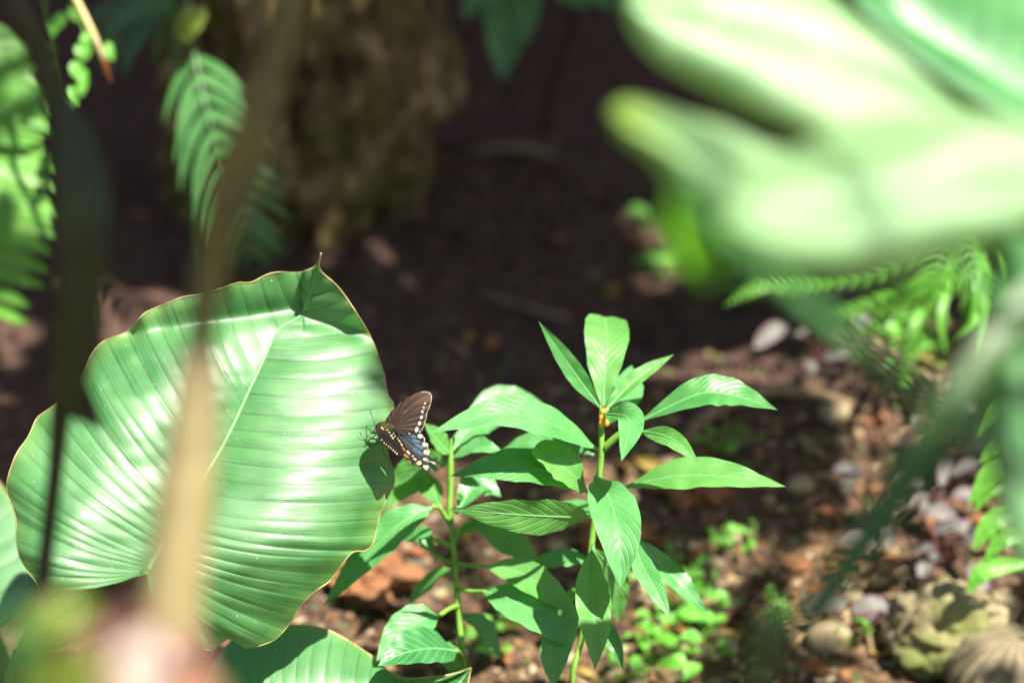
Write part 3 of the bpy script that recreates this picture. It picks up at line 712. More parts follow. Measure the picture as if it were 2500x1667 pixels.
# ================================================== the two lance-leaved plants
def plant(name, stem_px, sd, label, cat='plant'):
    pts = [P(*z3(*q), sd + dz) for q, dz in stem_px]
    low = pts[-1]
    base = foot(low.x + 0.01, low.y + 0.02)
    r = thing(name, base, label, cat, 'lance-leaved plants')
    allp = pts + [base]
    n = len(allp)
    tube('stem', allp, [0.0008] + [0.0026] * (n - 2) + [0.0040], M['stem'], r, n=10 * n, seg=10, wob=0.25)
    return r
SX = 0.6168
def lances(root, sd, L):
    for k, (pp, wd, dzs, Nh, extra) in enumerate(L):
        d = [sd + z for z in dzs]
        pts = [P(*z3(*q), z) for q, z in zip(pp, d)]
        e = dict(extra); pet = e.pop('pet', None); mat = e.pop('mat', ('lance', 'lance2', 'lance3', 'lance', 'lance2')[(k * 7 + int(sd * 100)) % 5])
        wm = wd * SX * K * sum(d) / len(d)
        o = strip_leaf('leaf', pts, wm, M[mat], root, Nh=Nh, rib=M['rib'], project=True, seed=k + 1, lit=e.pop('lit', True), **e)
        if pet:
            tube('petiole', [P(*z3(*q), sd + z) for q, z in pet] + [pts[0], pts[0].lerp(pts[1], 0.06)], [0.0023, 0.0020, 0.0017], M['stem'], o, n=12, seg=8)
UPN = (0.12, -0.45, 0.88); FRN = (0.1, -0.85, 0.5); 
D2 = 2.02
s2 = [((1112, 470), 0), ((1115, 560), 0), ((1115, 650), 0), ((1106, 760), .004), ((1088, 900), .01), ((1068, 1100), .015), ((1040, 1380), .02), ((1000, 1570), .02)]
p2 = plant('lance_leaf_plant', s2, D2, 'tall lance-leaved plant topped by an upright leaf rosette with orange buds')
st2 = lambda X, Y: [((X, Y), 0.0)]
lances(p2, D2, [
    ([(1110, 480), (1000, 330), (868, 138)], 84, (0, -.01, -.03), FRN, dict(fold=.35)),
    ([(1122, 480), (1128, 300), (1135, 190), (1130, 120)], 185, (0, .01, .03, .07), (0.05, -0.9, 0.45), dict(fold=.2, prof=([0, .1, .3, .6, .85, .95, 1], [.06, .3, .75, 1, .92, .7, .35]))),
    ([(1130, 490), (1250, 370), (1402, 268)], 66, (0, .01, .02), UPN, dict(fold=.45)),
    ([(1130, 500), (1215, 420), (1235, 310)], 130, (.02, .05, .08), FRN, dict()),
    ([(1125, 500), (1225, 530), (1195, 690)], 120, (-.01, -.06, -.10), FRN, dict(fold=.3)),
    ([(1262, 535), (1500, 425), (1640, 430), (1812, 487)], 128, (-.01, -.02, -.02, -.03), UPN, dict(pet=[((1118, 640), 0), ((1180, 585), -.005)], fold=.22)),
    ([(1265, 570), (1390, 600), (1502, 695)], 78, (-.02, -.05, -.07), FRN, dict(pet=[((1120, 650), 0), ((1190, 590), -.01)])),
    ([(1205, 795), (1400, 752), (1600, 750), (1845, 790)], 122, (.0, -.02, -.03, -.04), UPN, dict(pet=[((1106, 760), 0.004), ((1150, 790), 0)], fold=.22)),
    ([(1105, 645), (920, 545), (700, 500), (432, 580)], 128, (-.005, -.04, -.06, -.07), UPN, dict(fold=.15)),
    ([(1085, 665), (960, 625), (840, 615), (722, 645)], 86, (.03, .05, .06, .07), UPN, dict()),
    ([(1058, 805), (900, 730), (720, 715), (520, 748)], 135, (.005, -.02, -.03, -.03), UPN, dict(fold=.2)),
    ([(1060, 812), (985, 730), (900, 680), (835, 655)], 140, (.0, -.02, -.03, -.04), UPN, dict(lit=False)),
    ([(1075, 912), (950, 910), (760, 900), (512, 880)], 150, (.005, -.03, -.05, -.06), (0.0, -0.95, -0.05), dict(fold=.1, lit=False)),
    ([(1090, 750), (1150, 850), (1185, 1000), (1192, 1198)], 205, (-.005, -.06, -.09, -.10), FRN, dict(fold=.3)),
    ([(1225, 965), (1270, 1090), (1330, 1200), (1392, 1315)], 92, (-.01, -.04, -.06, -.07), FRN, dict(pet=[((1092, 870), .01), ((1170, 910), 0)], fold=.3)),
    ([(1250, 990), (1340, 1090), (1430, 1180), (1540, 1300)], 95, (.03, .03, .02, .02), UPN, dict(pet=[((1088, 900), .01), ((1170, 930), .02)])),
    ([(1085, 1020), (1075, 1180), (1090, 1350), (1090, 1515)], 150, (-.0, -.05, -.08, -.10), FRN, dict(fold=.35)),
    ([(1080, 1030), (1150, 1120), (1175, 1220), (1182, 1330)], 120, (.0, .03, .04, .05), FRN, dict()),
    ([(1060, 1250), (960, 1370), (930, 1470), (925, 1590)], 130, (.015, -.01, -.02, -.02), (0, -.4, .9), dict()),
    ([(1075, 1100), (1000, 1080), (900, 1090), (800, 1130)], 70, (.03, .04, .05, .05), UPN, dict()),
    ([(1050, 1300), (1110, 1330), (1170, 1420), (1200, 1520)], 70, (.02, .0, -.02, -.02), FRN, dict()),
    ([(1060, 1200), (1000, 1240), (960, 1320), (945, 1400)], 60, (.02, .04, .05, .05), UPN, dict()),
    ([(1090, 880), (1130, 860), (1190, 840), (1260, 860)], 60, (.02, .04, .05, .05), UPN, dict()),
    ([(1075, 920), (1040, 880), (960, 850)], 60, (.03, .05, .06), UPN, dict(lit=False)),
])
def buds(root, px, d, n, r):
    for k in range(n):
        c = P(px[0] + random.uniform(-16, 16), px[1] + random.uniform(-18, 18), d - 0.006)
        ball('flower_bud', c, r * random.uniform(0.8, 1.2), M['bud'], root, 10, (1, 1, 1.4))
buds(p2, z3(1140, 520), D2 - 0.004, 9, 0.0028)
D1 = 2.07
s1 = [((522, 600), 0), ((520, 700), 0), ((518, 800), 0), ((516, 880), 0), ((528, 1000), 0), ((540, 1150), 0), ((550, 1300), .005), ((572, 1490), .01)]
p1 = plant('lance_leaf_plant', s1, D1, 'lance-leaved plant with knobbly stem and long petioles standing beside the huge leaf')
lances(p1, D1, [
    ([(520, 660), (470, 610), (415, 540)], 70, (0, -.01, -.02), UPN, dict()),
    ([(525, 650), (590, 570), (660, 550), (740, 540)], 84, (0, .01, .02, .02), UPN, dict()),
    ([(520, 680), (600, 640), (660, 635), (728, 655)], 60, (0, -.01, -.02, -.02), UPN, dict()),
    ([(530, 600), (660, 450), (770, 430), (892, 464)], 70, (.04, .06, .07, .08), UPN, dict()),
    ([(515, 700), (430, 700), (340, 770), (240, 890)], 150, (.01, .02, .03, .03), FRN, dict(lit=False)),
    ([(475, 870), (440, 800), (380, 760)], 90, (.0, .02, .03), FRN, dict(pet=[((518, 940), 0), ((490, 900), 0)])),
    ([(455, 868), (330, 930), (190, 1060), (15, 1262)], 140, (-.01, -.02, -.02, -.02), UPN, dict(pet=[((518, 940), 0), ((480, 880), -.005)], fold=.2)),
    ([(450, 1000), (400, 985), (335, 1005)], 56, (0, .01, .02), UPN, dict(pet=[((528, 1030), 0), ((490, 1010), 0)])),
    ([(450, 1055), (420, 1020), (360, 975)], 50, (.02, .03, .03), UPN, dict(pet=[((530, 1090), 0), ((490, 1080), .01)])),
    ([(650, 1105), (780, 1130), (900, 1200), (1048, 1325)], 125, (-.02, -.03, -.05, -.06), (0.05, -.6, .8), dict(pet=[((535, 1092), 0), ((590, 1102), -.01)])),
    ([(600, 930), (700, 990), (800, 1050), (885, 1160)], 105, (-.01, .0, .0, .0), UPN, dict(pet=[((530, 1010), 0), ((565, 950), -.005)], lit=False)),
    ([(648, 1205), (760, 1240), (880, 1320), (985, 1425)], 150, (-.02, -.04, -.06, -.07), UPN, dict(pet=[((545, 1195), 0), ((600, 1205), -.01)])),
    ([(475, 1300), (400, 1320), (310, 1390), (225, 1480)], 150, (-.02, -.03, -.04, -.05), UPN, dict(pet=[((548, 1260), 0), ((510, 1275), -.01)])),
    ([(540, 900), (600, 800), (640, 780), (720, 830)], 120, (-.01, .0, .01, .01), UPN, dict()),
    ([(530, 1000), (590, 960), (650, 960), (700, 990)], 40, (.0, -.01, -.02, -.02), UPN, dict()),
    ([(540, 1130), (470, 1150), (400, 1200), (350, 1260)], 60, (.03, .05, .06, .06), UPN, dict()),
    ([(545, 1300), (620, 1330), (680, 1400), (720, 1480)], 70, (.03, .04, .05, .05), UPN, dict()),
    ([(545, 870), (560, 830), (570, 815)], 26, (0, -.01, -.01), UPN, dict()),
    ([(545, 1440), (440, 1430), (330, 1450), (230, 1500)], 135, (-.03, -.06, -.08, -.09), UPN, dict(mat='spotleaf', pet=[((560, 1470), .01), ((555, 1450), -.01)], lit=False)),
    ([(590, 1560), (540, 1500), (520, 1440), (530, 1390)], 90, (.02, .03, .03, .04), UPN, dict(lit=False)),
])

# ================================================== mossy rock, banks of stone
def rock(name, c, rad, mat, label, cat='rock', group=None, seed=0, sub=4, rough=0.25, sink=0.0, top=True, parent=None):
    bm = bmesh.new(); bmesh.ops.create_icosphere(bm, subdivisions=sub, radius=1)
    off = Vector((seed * 7.3, seed * 3.1, seed * 1.7))
    V = []
    for v in bm.verts:
        p = v.co.copy(); f = 1 + rough * noise.noise(p * 1.4 + off) + rough * 0.5 * noise.noise(p * 3.3 + off) + rough * 0.28 * noise.noise(p * 8 + off) + rough * 0.12 * noise.noise(p * 19 + off)
        V.append(Vector((p.x * rad[0] * f, p.y * rad[1] * f, p.z * rad[2] * f)) + c)
    F = [[v.index for v in f.verts] for f in bm.faces]; bm.free()
    o = mesh_obj(name, V, F, mat, None, origin=c)
    return tag(o, label, cat, group)
def big_rock():
    c = P(760, 160, 2.92)
    g0 = gh(c.x, c.y)
    bm = bmesh.new(); bmesh.ops.create_icosphere(bm, subdivisions=6, radius=1)
    V = []
    for v in bm.verts:
        p = v.co.copy()
        z = p.z * 0.46
        hr = np.interp(z, [-.45, -.32, -.25, -.14, -.06, .02, .3, .46], [.05, .10, .135, .180, .160, .138, .12, .01]) if p.x > 0 else np.interp(z, [-.45, -.3, .2, .46], [.12, .18, .17, .01])
        q = Vector((p.x / max(0.05, math.sqrt(1 - min(0.999, p.z * p.z))) * hr, p.y * 0.17, z))
        f = 0.020 * noise.noise(p * 2.1) + 0.026 * noise.noise(p * 5.0) + 0.026 * noise.noise(p * 11.0) + 0.010 * noise.noise(p * 26.0) + 0.005 * noise.noise(p * 55)
        q += p * f
        V.append(q + Vector((c.x, c.y, g0 + 0.30)))
    F = [[v.index for v in f.verts] for f in bm.faces]; bm.free()
    return tag(mesh_obj('mossy_rock', V, F, M['rock'], None, origin=Vector((c.x, c.y, g0))), 'tall brown mossy rock standing behind the dark fern', 'rock')
big_rock()

# ================================================== ferns
def leaflet_mesh(name, mat, L=1.0, wd=0.2, sweep=0.25, droop=0.15, notch=0.0):
    nu, nv = 12, 5
    V, UV = [], []
    for i in range(nu):
        u = i / (nu - 1)
        hw = 0.5 * wd * np.interp(u, [0, .08, .3, .6, .85, 1], [.45, .85, 1, .8, .4, 0.02])
        hw *= 1 + notch * math.sin(u * 40)
        for j in range(nv):
            v = -1 + 2 * j / (nv - 1)
            V.append((u * L, sweep * u * u * L + hw * v, -droop * u * u * L + 0.12 * hw * abs(v)))
            UV.append((u, 0.5 + 0.5 * v))
    F = [(i * nv + j, (i + 1) * nv + j, (i + 1) * nv + j + 1, i * nv + j + 1) for i in range(nu - 1) for j in range(nv - 1)]
    me = bpy.data.meshes.new(name); me.from_pydata(V, [], F)
    lay = me.uv_layers.new(name='UVMap')
    for lp in me.loops: lay.data[lp.index].uv = UV[lp.vertex_index]
    me.polygons.foreach_set('use_smooth', np.ones(len(me.polygons), dtype=bool))
    me.materials.append(mat); return me
LM = {'dark': leaflet_mesh('leaflet', M['darkfern'], wd=0.155, sweep=0.30, droop=0.12),
      'bright': leaflet_mesh('leaflet', M['fern'], wd=0.30, sweep=0.15, droop=0.1, notch=0.12),
      'hang': leaflet_mesh('leaflet', M['fern'], wd=0.17, sweep=0.25, droop=0.3)}
def frond(root, pts, n, length, kind, Nh, mat, lenprof=([0, .15, .5, .8, 1], [.55, .9, 1, .7, .15]), start=0.06, lit=False, jitter=0.12, rr=0.0018, ang=1.05, both=(1, -1)):
    c = catmull(pts, 60)
    fr = tube('frond', c, [rr * (1.1 - 0.8 * i / 59) for i in range(60)], mat, root, seg=6)
    Nh = Vector(Nh)
    base = wloc(root)
    for k in range(n):
        u = start + (0.99 - start) * k / (n - 1)
        i = min(58, int(u * 59)); p = c[i].lerp(c[i + 1], u * 59 - i)
        T = (c[i + 1] - c[i]).normalized()
        s = T.cross(Nh).normalized(); nn = s.cross(T)
        for sg in both:
            a = ang + random.uniform(-jitter, jitter)
            x = (s * sg * math.sin(a) + T * math.cos(a)).normalized()
            z = (nn + s * random.uniform(-.3, .3)).normalized()
            z = (z - x * z.dot(x)).normalized(); y = z.cross(x)
            if y.dot(T) < 0: y = -y; 
            l = length * np.interp(u, *lenprof) * random.uniform(0.9, 1.08)
            m = Matrix(((x.x, y.x, z.x, 0), (x.y, y.y, z.y, 0), (x.z, y.z, z.z, 0), (0, 0, 0, 1))) @ Matrix.Scale(l, 4)
            m.translation = p - base
            o = bpy.data.objects.new('leaflet', LM[kind]); COL.objects.link(o); o.parent = fr
            o.matrix_local = m
            if lit and k % 3 == 0: LIT.append(p + x * l * 0.6)
    return fr
# dark fern in front of the rock
d = 2.56
fb = foot(P(470, 0, d).x - 0.02, 2.62)
fern1 = thing('dark_fern', fb, 'dark bluish-green fern frond hanging in front of the mossy rock', 'fern')
tube('stalk', [fb, Vector((fb.x - 0.02, fb.y, fb.z + 0.35)), P(400, -160, d + .02), P(455, -10, d), P(470, 110, d)], [0.004, 0.004, 0.003, 0.002, 0.002], M['darkfern'], fern1, n=40, seg=7)
frond(fern1, [P(470, 110, d), P(500, 250, d - .02), P(545, 400, d - .03), P(590, 530, d - .03), P(615, 620, d - .02)], 13, 0.080, 'dark', (-0.25, -0.8, 0.55), M['darkfern'],
      lenprof=([0, .1, .35, .7, 1], [.75, 1, 1, .8, .3]), ang=0.95)
frond(fern1, [P(440, -60, d + .05), P(380, -20, d + .05), P(300, 20, d + .06), P(210, 70, d + .06)], 10, 0.05, 'dark', (0, -0.5, 0.85), M['darkfern'])
frond(fern1, [P(430, -50, d + .05), P(400, 20, d + .07), P(330, 70, d + .08), P(250, 160, d + .09)], 10, 0.06, 'dark', (0, -0.5, 0.85), M['darkfern'])
strip_leaf('young_leaf', [P(440, 100, d - .02), P(465, 60, d - .03), P(505, 20, d - .03)], 0.028, M['lime'], fern1, Nh=(0, -.8, .6), prof=PROF_OV, label='small yellow-green young leaf', lit=True)
# bright fern cut by the frame
d = 2.5
fb = foot(P(-120, 0, d).x, 2.5)
fern2 = thing('bright_fern', fb, 'sunlit bright green fern with stacked leaflets behind the dark stem', 'fern')
for (a, b_, c_, e) in (((-40, 210), (-30, 380), (-28, 560), (-20, 760)), ((-90, 60), (-30, 170), (-20, 260), (-10, 340))):
    pts = [P(*a, d), P(*b_, d - .01), P(*c_, d - .02), P(*e, d - .02)]
    tube('stalk', [fb, (fb + pts[0]) / 2 + Vector((-.05, 0, .1)), pts[0]], [0.004, 0.003, 0.002], M['fern'], fern2, n=20, seg=7)
    frond(fern2, pts, 13, 0.080, 'bright', (0.15, -0.62, 0.78), M['fern'], lit=True, ang=1.35, lenprof=([0, .2, .6, 1], [.6, 1, 1, .5]))
# right-hand ferns
d = 2.5
fb = foot(P(2350, 700, d).x + 0.05, 2.62)
fern3 = thing('drooping_fern', fb, 'fern with hanging strap leaflets above the leaf litter beside the striped creepers', 'fern')
T0 = P(2330, 520, d - .05)
tube('stalk', [fb, fb + Vector((0.03, 0, 0.2)), T0], [0.004, 0.003, 0.002], M['fern'], fern3, n=20, seg=7)
frond(fern3, [T0, P(2150, 660, d - .03), P(1980, 690, d), P(1860, 695, d), P(1770, 745, d)], 22, 0.018, 'bright', (0.1, -0.5, 0.86), M['fern'], lit=True)
frond(fern3, [T0, P(2240, 690, d), P(2130, 745, d + .02), P(2030, 770, d + .03)], 12, 0.026, 'bright', (0.1, -0.5, 0.86), M['fern'], lit=True)
frond(fern3, [T0, P(2290, 640, d - .08), P(2260, 740, d - .08), P(2240, 860, d - .06)], 15, 0.034, 'hang', (0.1, -0.6, 0.8), M['fern'], lit=True)
frond(fern3, [T0, P(2370, 640, d - .08), P(2400, 740, d - .08), P(2390, 860, d - .06)], 15, 0.034, 'hang', (0.1, -0.6, 0.8), M['fern'], lit=True)
for k, (a, b_, c_, wd) in enumerate((((2340, 560), (2320, 640), (2265, 725), 30), ((2370, 560), (2390, 700), (2370, 790), 34), ((2400, 600), (2410, 740), (2390, 885), 34), ((2300, 560), (2240, 600), (2215, 660), 26), ((2420, 640), (2390, 770), (2330, 830), 28), ((2290, 700), (2230, 800), (2200, 950), 34), ((2350, 620), (2300, 760), (2310, 870), 26), ((2440, 600), (2470, 700), (2450, 800), 30))):
    strip_leaf('leaflet', [P(*a, d - .05), P(*b_, d - .09), P(*c_, d - .09)], wd * K * d * 0.75, M['fern'], fern3, Nh=(0, -.8, .6), seed=k, lit=(k != 5))
d = 2.22
fb = foot(P(2620, 1000, d).x, 2.15)
fern4 = thing('side_fern', fb, 'fern with long pointed leaflets at the edge above the lichen boulder', 'fern')
for k, (a, b_, c_, wd) in enumerate((((2560, 960), (2460, 985), (2385, 1065), 46), ((2540, 1100), (2440, 1140), (2362, 1235), 52), ((2530, 1060), (2450, 1080), (2390, 1130), 38), ((2550, 1230), (2430, 1270), (2375, 1345), 46), ((2540, 1370), (2410, 1390), (2360, 1450), 42), ((2570, 900), (2480, 915), (2400, 950), 36), ((2560, 1180), (2430, 1190), (2380, 1250), 34), ((2570, 1300), (2460, 1310), (2400, 1370), 36))):
    strip_leaf('leaflet', [P(*a, d), P(*b_, d - .01), P(*c_, d - .01)], wd * K * d * 1.2, M['fern'], fern4, Nh=(-.1, -.8, .6), seed=k + 20, lit=True)
tube('frond', [fb, P(2600, 1500, d), P(2580, 1200, d), P(2580, 880, d)], [0.004, 0.003, 0.003, 0.002], M['fern'], fern4, n=24, seg=7)

# ================================================== foreground: near stems on the left
d = 1.50
top = P(20, -260, d)
b0 = foot(P(105, 1500, d).x, 1.36)
dst = thing('dark_stem_plant', b0, 'dark blurred stem with a folded drooping leaf in front of the huge leaf', 'plant')
tube('stem', [b0, P(92, 1900, d + .02), P(100, 1480, d), P(135, 1150, d), P(155, 900, d), P(165, 600, d), P(150, 330, d), P(95, 120, d), P(20, -20, d), P(-60, -200, d)], [0.006, 0.0052, 0.0050, 0.0050, 0.0070, 0.0080, 0.0078, 0.0075, 0.0070, 0.006], M['dkstem'], dst, n=70, seg=12)
dl = 1.28
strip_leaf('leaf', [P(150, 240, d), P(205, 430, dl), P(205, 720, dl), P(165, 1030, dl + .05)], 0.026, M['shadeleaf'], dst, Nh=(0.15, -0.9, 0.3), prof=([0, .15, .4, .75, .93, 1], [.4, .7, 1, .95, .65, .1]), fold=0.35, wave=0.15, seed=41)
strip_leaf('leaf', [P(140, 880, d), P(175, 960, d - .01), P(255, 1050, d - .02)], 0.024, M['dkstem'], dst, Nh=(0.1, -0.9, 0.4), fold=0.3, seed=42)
d = 1.17
b0 = foot(P(400, 1500, d).x, 1.02)
tst = thing('tan_stalk', b0, 'thick tan stalk, heavily blurred, standing before the huge leaf', 'stalk')
tube('stalk', [b0, P(395, 2000, d), P(420, 1500, d), P(455, 1200, d), P(478, 1000, d), P(487, 890, d), P(492, 850, d)], [0.017, 0.0165, 0.0155, 0.0145, 0.0120, 0.0100, 0.0085], M['tan'], tst, n=60, seg=14)
tube('upper_stalk', [P(485, 930, d), P(496, 780, d), P(520, 640, d + .01), P(575, 430, d + .02), P(640, 230, d + .03), P(720, -20, d + .04), P(800, -260, d + .05)], [0.0068, 0.0068, 0.0085, 0.0095, 0.009, 0.008, 0.006], M['olive'], tst, n=60, seg=14)['label'] = 'olive upper part of the stalk, coloured darker to stand for shade'
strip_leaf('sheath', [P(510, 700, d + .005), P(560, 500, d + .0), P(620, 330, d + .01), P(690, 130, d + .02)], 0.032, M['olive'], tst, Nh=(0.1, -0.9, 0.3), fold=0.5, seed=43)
LIT += [P(x, y, d - 0.012) for y in range(950, 1500, 50) for x in (400, 450, 490)]

# near flower at the bottom-left
d = 0.92
fb = foot(P(330, 1900, d).x, 0.80)
flw = thing('foreground_flower', fb, 'heavily blurred white, rose and orange flower head close in front of the tan stalk', 'flower')
hc = P(360, 1660, d)
tube('stem', [fb, Vector((hc.x - .01, hc.y, (hc.z + fb.z) / 2)), hc], [0.006, 0.005, 0.004], M['petiole'], flw, n=20)
def petal(a, b_, c_, wd, mat, k, dd=0.0, Nh=(0.1, -.6, .8)):
    strip_leaf('petal', [P(*a, d + dd), P(*b_, d + dd - .012), P(*c_, d + dd - .01)], wd * K * d, M[mat], flw, Nh=Nh, prof=PROF_OV, fold=0.1, seed=60 + k, nu=16, curl=0.2, lit=True)
petal((360, 1700), (350, 1640), (345, 1545), 130, 'petalw', 0, -.02)
petal((370, 1710), (320, 1680), (320, 1600), 110, 'petalw', 1, -.015)
petal((380, 1730), (360, 1700), (300, 1690), 90, 'petalw', 2, -.02)
petal((410, 1700), (450, 1650), (465, 1575), 80, 'petalp', 3, .0)
petal((410, 1720), (480, 1700), (530, 1670), 80, 'petalo', 4, -.01)
petal((390, 1750), (440, 1730), (520, 1720), 90, 'petalo', 5, -.015)
petal((340, 1720), (290, 1690), (250, 1650), 70, 'petalo', 6, .01)
petal((350, 1660), (310, 1560), (330, 1470), 90, 'maroon', 7, .03)
petal((340, 1650), (250, 1580), (210, 1520), 100, 'maroon', 8, .035)
petal((400, 1680), (420, 1580), (430, 1500), 70, 'maroon', 9, .035)
lf = thing('lime_leaf_sprout', foot(P(60, 1900, d).x, 0.84), 'blurred lime-green leaves beside the white and rose flower', 'plant')
lb = wloc(lf)
tube('stem', [lb, P(60, 1800, d + .02), P(100, 1640, d + .03)], [0.004, 0.003, 0.002], M['petiole'], lf, n=16)
strip_leaf('leaf', [P(70, 1560, d + .03), P(150, 1500, d + .03), P(230, 1480, d + .04)], 85 * K * d, M['lime'], lf, Nh=(0, -.6, .8), prof=PROF_OV, lit=True)
strip_leaf('leaf', [P(30, 1690, d + .02), P(150, 1645, d - .03), P(270, 1640, d - .04)], 95 * K * d, M['lime'], lf, Nh=(0, -.6, .8), prof=PROF_OV, lit=True)
strip_leaf('leaf', [P(60, 1760, d + .02), P(110, 1690, d + .0), P(130, 1640, d)], 80 * K * d, M['lime'], lf, Nh=(0, -.6, .8), prof=PROF_OV, lit=True)

# ================================================== foreground: big blurred leaves on the right
d = 1.06
fb = foot(0.62, 1.0)
near = thing('near_broad_leaf_plant', fb, 'plant with large pale green leaves hanging close and blurred over the dark hollow', 'plant')
def dn(k, a=0.02):
    return lambda px, py, s, t, h: a * math.sin(math.pi * t * 0.9) - 0.02 * t ** 3 + 0.016 * noise.noise(Vector((px / 420, py / 330, k)))
NA = Vector((0.25, -0.62, 0.74)).normalized()
def fg_leaf(rib, right, left, d, nrm, k, a=0.006, label=None, pet=None, lit=True, mat='fgleaf'):
    r, ri, le = z5(rib), z5(right), z5(left)
    cx, cy = r[len(r) // 2]
    o = P(cx, cy, d); n = Vector(nrm).normalized()
    blade('leaf', r, ri, le, o, n, dn(k, a), M[mat], near, ns=110, ntt=22, nv=(12, 12), amp=0.0003, lit=lit, rib_mat=M['rib'], rib_r=(0.001, 0.003), label=label, seed=k)
    q = on_plane(*r[-1], o, n)
    tube('petiole', [q, q + Vector((0.05, 0.01, -0.06)), Vector((0.60, 1.02, 0.35)), fb], [0.003, 0.004, 0.006, 0.008], M['petiole'], near, n=24)
# upper leaf: rounded end at the left, crosses the corner
fg_leaf([(815, 20), (1100, 60), (1500, 180), (1850, 330), (2150, 470), (2450, 640)],
        [(815, 20), (840, 125), (950, 250), (1150, 360), (1330, 450), (1600, 550), (1900, 600), (2200, 660), (2450, 640)],
        [(815, 20), (860, -80), (1050, -180), (1350, -180), (1600, -20), (1800, 190), (2000, 375), (2250, 500), (2450, 640)], 1.30, (0.20, -0.66, 0.72), 1, label='upper pale leaf with a rounded end')
# leaf beyond the crease, top corner
fg_leaf([(1640, -120), (1850, 60), (2100, 220), (2400, 400), (2600, 520)],
        [(1640, -120), (1680, 60), (1900, 280), (2080, 400), (2300, 500), (2600, 520)],
        [(1640, -120), (1800, -260), (2100, -300), (2400, -200), (2650, 100), (2600, 520)], 1.42, (0.40, -0.45, 0.70), 2, a=0.012, label='corner leaf with a dark fold', mat='fgdeep')
# the pointed leaf with lime tip
fg_leaf([(765, 430), (930, 500), (1100, 590), (1300, 660), (1600, 720), (1900, 740)],
        [(765, 430), (800, 520), (920, 610), (990, 720), (1080, 830), (1300, 900), (1600, 900), (1900, 740)],
        [(765, 430), (800, 385), (900, 385), (1060, 440), (1200, 480), (1380, 560), (1600, 600), (1900, 740)], 1.13, (0.10, -0.62, 0.78), 3, label='pointed leaf with a lime-yellow tip', mat='fgtip')
# drooping tip seen through the light
fg_leaf([(1140, 1125), (1110, 1030), (1085, 930), (1075, 800), (1090, 680)],
        [(1140, 1125), (1205, 1010), (1190, 920), (1160, 820), (1130, 740), (1090, 680)],
        [(1140, 1125), (1060, 1020), (1020, 930), (1000, 840), (1010, 740), (1090, 680)], 1.03, (0.1, -0.75, -0.62), 4, a=0.006, mat='glow', label='drooping leaf tip glowing with light from behind')
# lowest, largest leaf
fg_leaf([(1190, 850), (1450, 830), (1750, 790), (2050, 720), (2300, 660), (2600, 640)],
        [(1190, 850), (1260, 960), (1360, 1020), (1520, 1055), (1750, 1060), (1950, 1040), (2200, 950), (2400, 850), (2600, 640)],
        [(1190, 850), (1200, 740), (1300, 650), (1450, 570), (1750, 450), (2050, 420), (2350, 480), (2600, 640)], 1.06, (0.12, -0.58, 0.80), 5, label='largest pale leaf, lowest of the hanging group')
# leaf standing at the frame's edge
fg_leaf([(2300, 860), (2330, 1200), (2380, 1700), (2420, 2200)],
        [(2300, 860), (2450, 1000), (2560, 1500), (2580, 1900), (2420, 2200)],
        [(2300, 860), (2230, 1100), (2205, 1600), (2260, 2000), (2420, 2200)], 1.16, (-0.15, -0.85, 0.5), 6, label='upright green leaf at the side', lit=True, mat='fgdeep')
# dark strap blade running diagonally
sb = foot(0.10, 1.12)
strap = thing('strap_leaf_plant', sb, 'long dark green strap leaf leaning diagonally across the leaf litter', 'plant')
d = 1.12
strip_leaf('leaf', [sb, P(1840, 1750, d), P(1990, 1500, d), P(2170, 1240, d), P(2330, 1000, d), P(2520, 740, d + .02), P(2700, 560, d + .05)], 0.020, M['shade'], strap, Nh=(-.3, -.7, .6), prof=([0, .2, .6, .9, 1], [.5, .8, 1, .8, .1]), nu=50, seed=71, label='dark green arching strap blade')

# dark leaves in the hollow behind, top
d = 2.9
hb = foot(P(1330, -300, d).x, 3.05)
hol = thing('hollow_shrub', hb, 'dim blue-green leaves hanging into the dark hollow beside the mossy rock', 'plant')
tube('stem', [hb, P(1500, -350, d), P(1300, -160, d), P(1240, -60, d)], [0.006, 0.005, 0.003, 0.002], M['bark'], hol, n=30)
for k, (a, b_, c_, wd) in enumerate((((1240, -60), (1235, 60), (1225, 200), 110), ((1260, -60), (1180, -10), (1130, 50), 70), ((1300, -80), (1290, 20), (1285, 110), 60), ((1330, -60), (1390, -20), (1440, 20), 70), ((1400, -80), (1460, -20), (1490, 30), 60))):
    strip_leaf('leaf', [P(*a, d), P(*b_, d - .02), P(*c_, d - .03)], wd * K * d, M['darkfern'], hol, Nh=(0, -.8, .6), seed=80 + k)

# straw stalk with orange tip, small vine
d = 2.35
sx = P(170, -40, d)
stk = thing('straw_stalk', foot(sx.x - 0.15, 2.35), 'pale straw stalk with a pointed orange tip hanging near the dark fern', 'stalk')
tube('stalk', [wloc(stk), Vector((sx.x - 0.14, sx.y, sx.z + 0.05)), P(120, -120, d), P(180, -10, d), P(225, 80, d), P(255, 150, d)], [0.004, 0.004, 0.0038, 0.0036, 0.0034, 0.003], M['paletwig'], stk, n=50)
tube('tip', [P(253, 145, d), P(262, 175, d), P(272, 205, d)], [0.003, 0.0022, 0.0003], M['orange'], stk, n=8, seg=8)
d = 2.42
vb = foot(P(120, 0, d).x, 2.5)
vine = thing('small_vine', vb, 'thin vine with small lime-green leaves dangling beside the straw stalk', 'vine')
tube('stem', [vb, P(90, -150, d), P(200, 60, d), P(205, 130, d), P(190, 200, d), P(170, 250, d)], [0.002, 0.0015, 0.001, 0.001, 0.001, 0.0008], M['stem'], vine, n=40, seg=6)
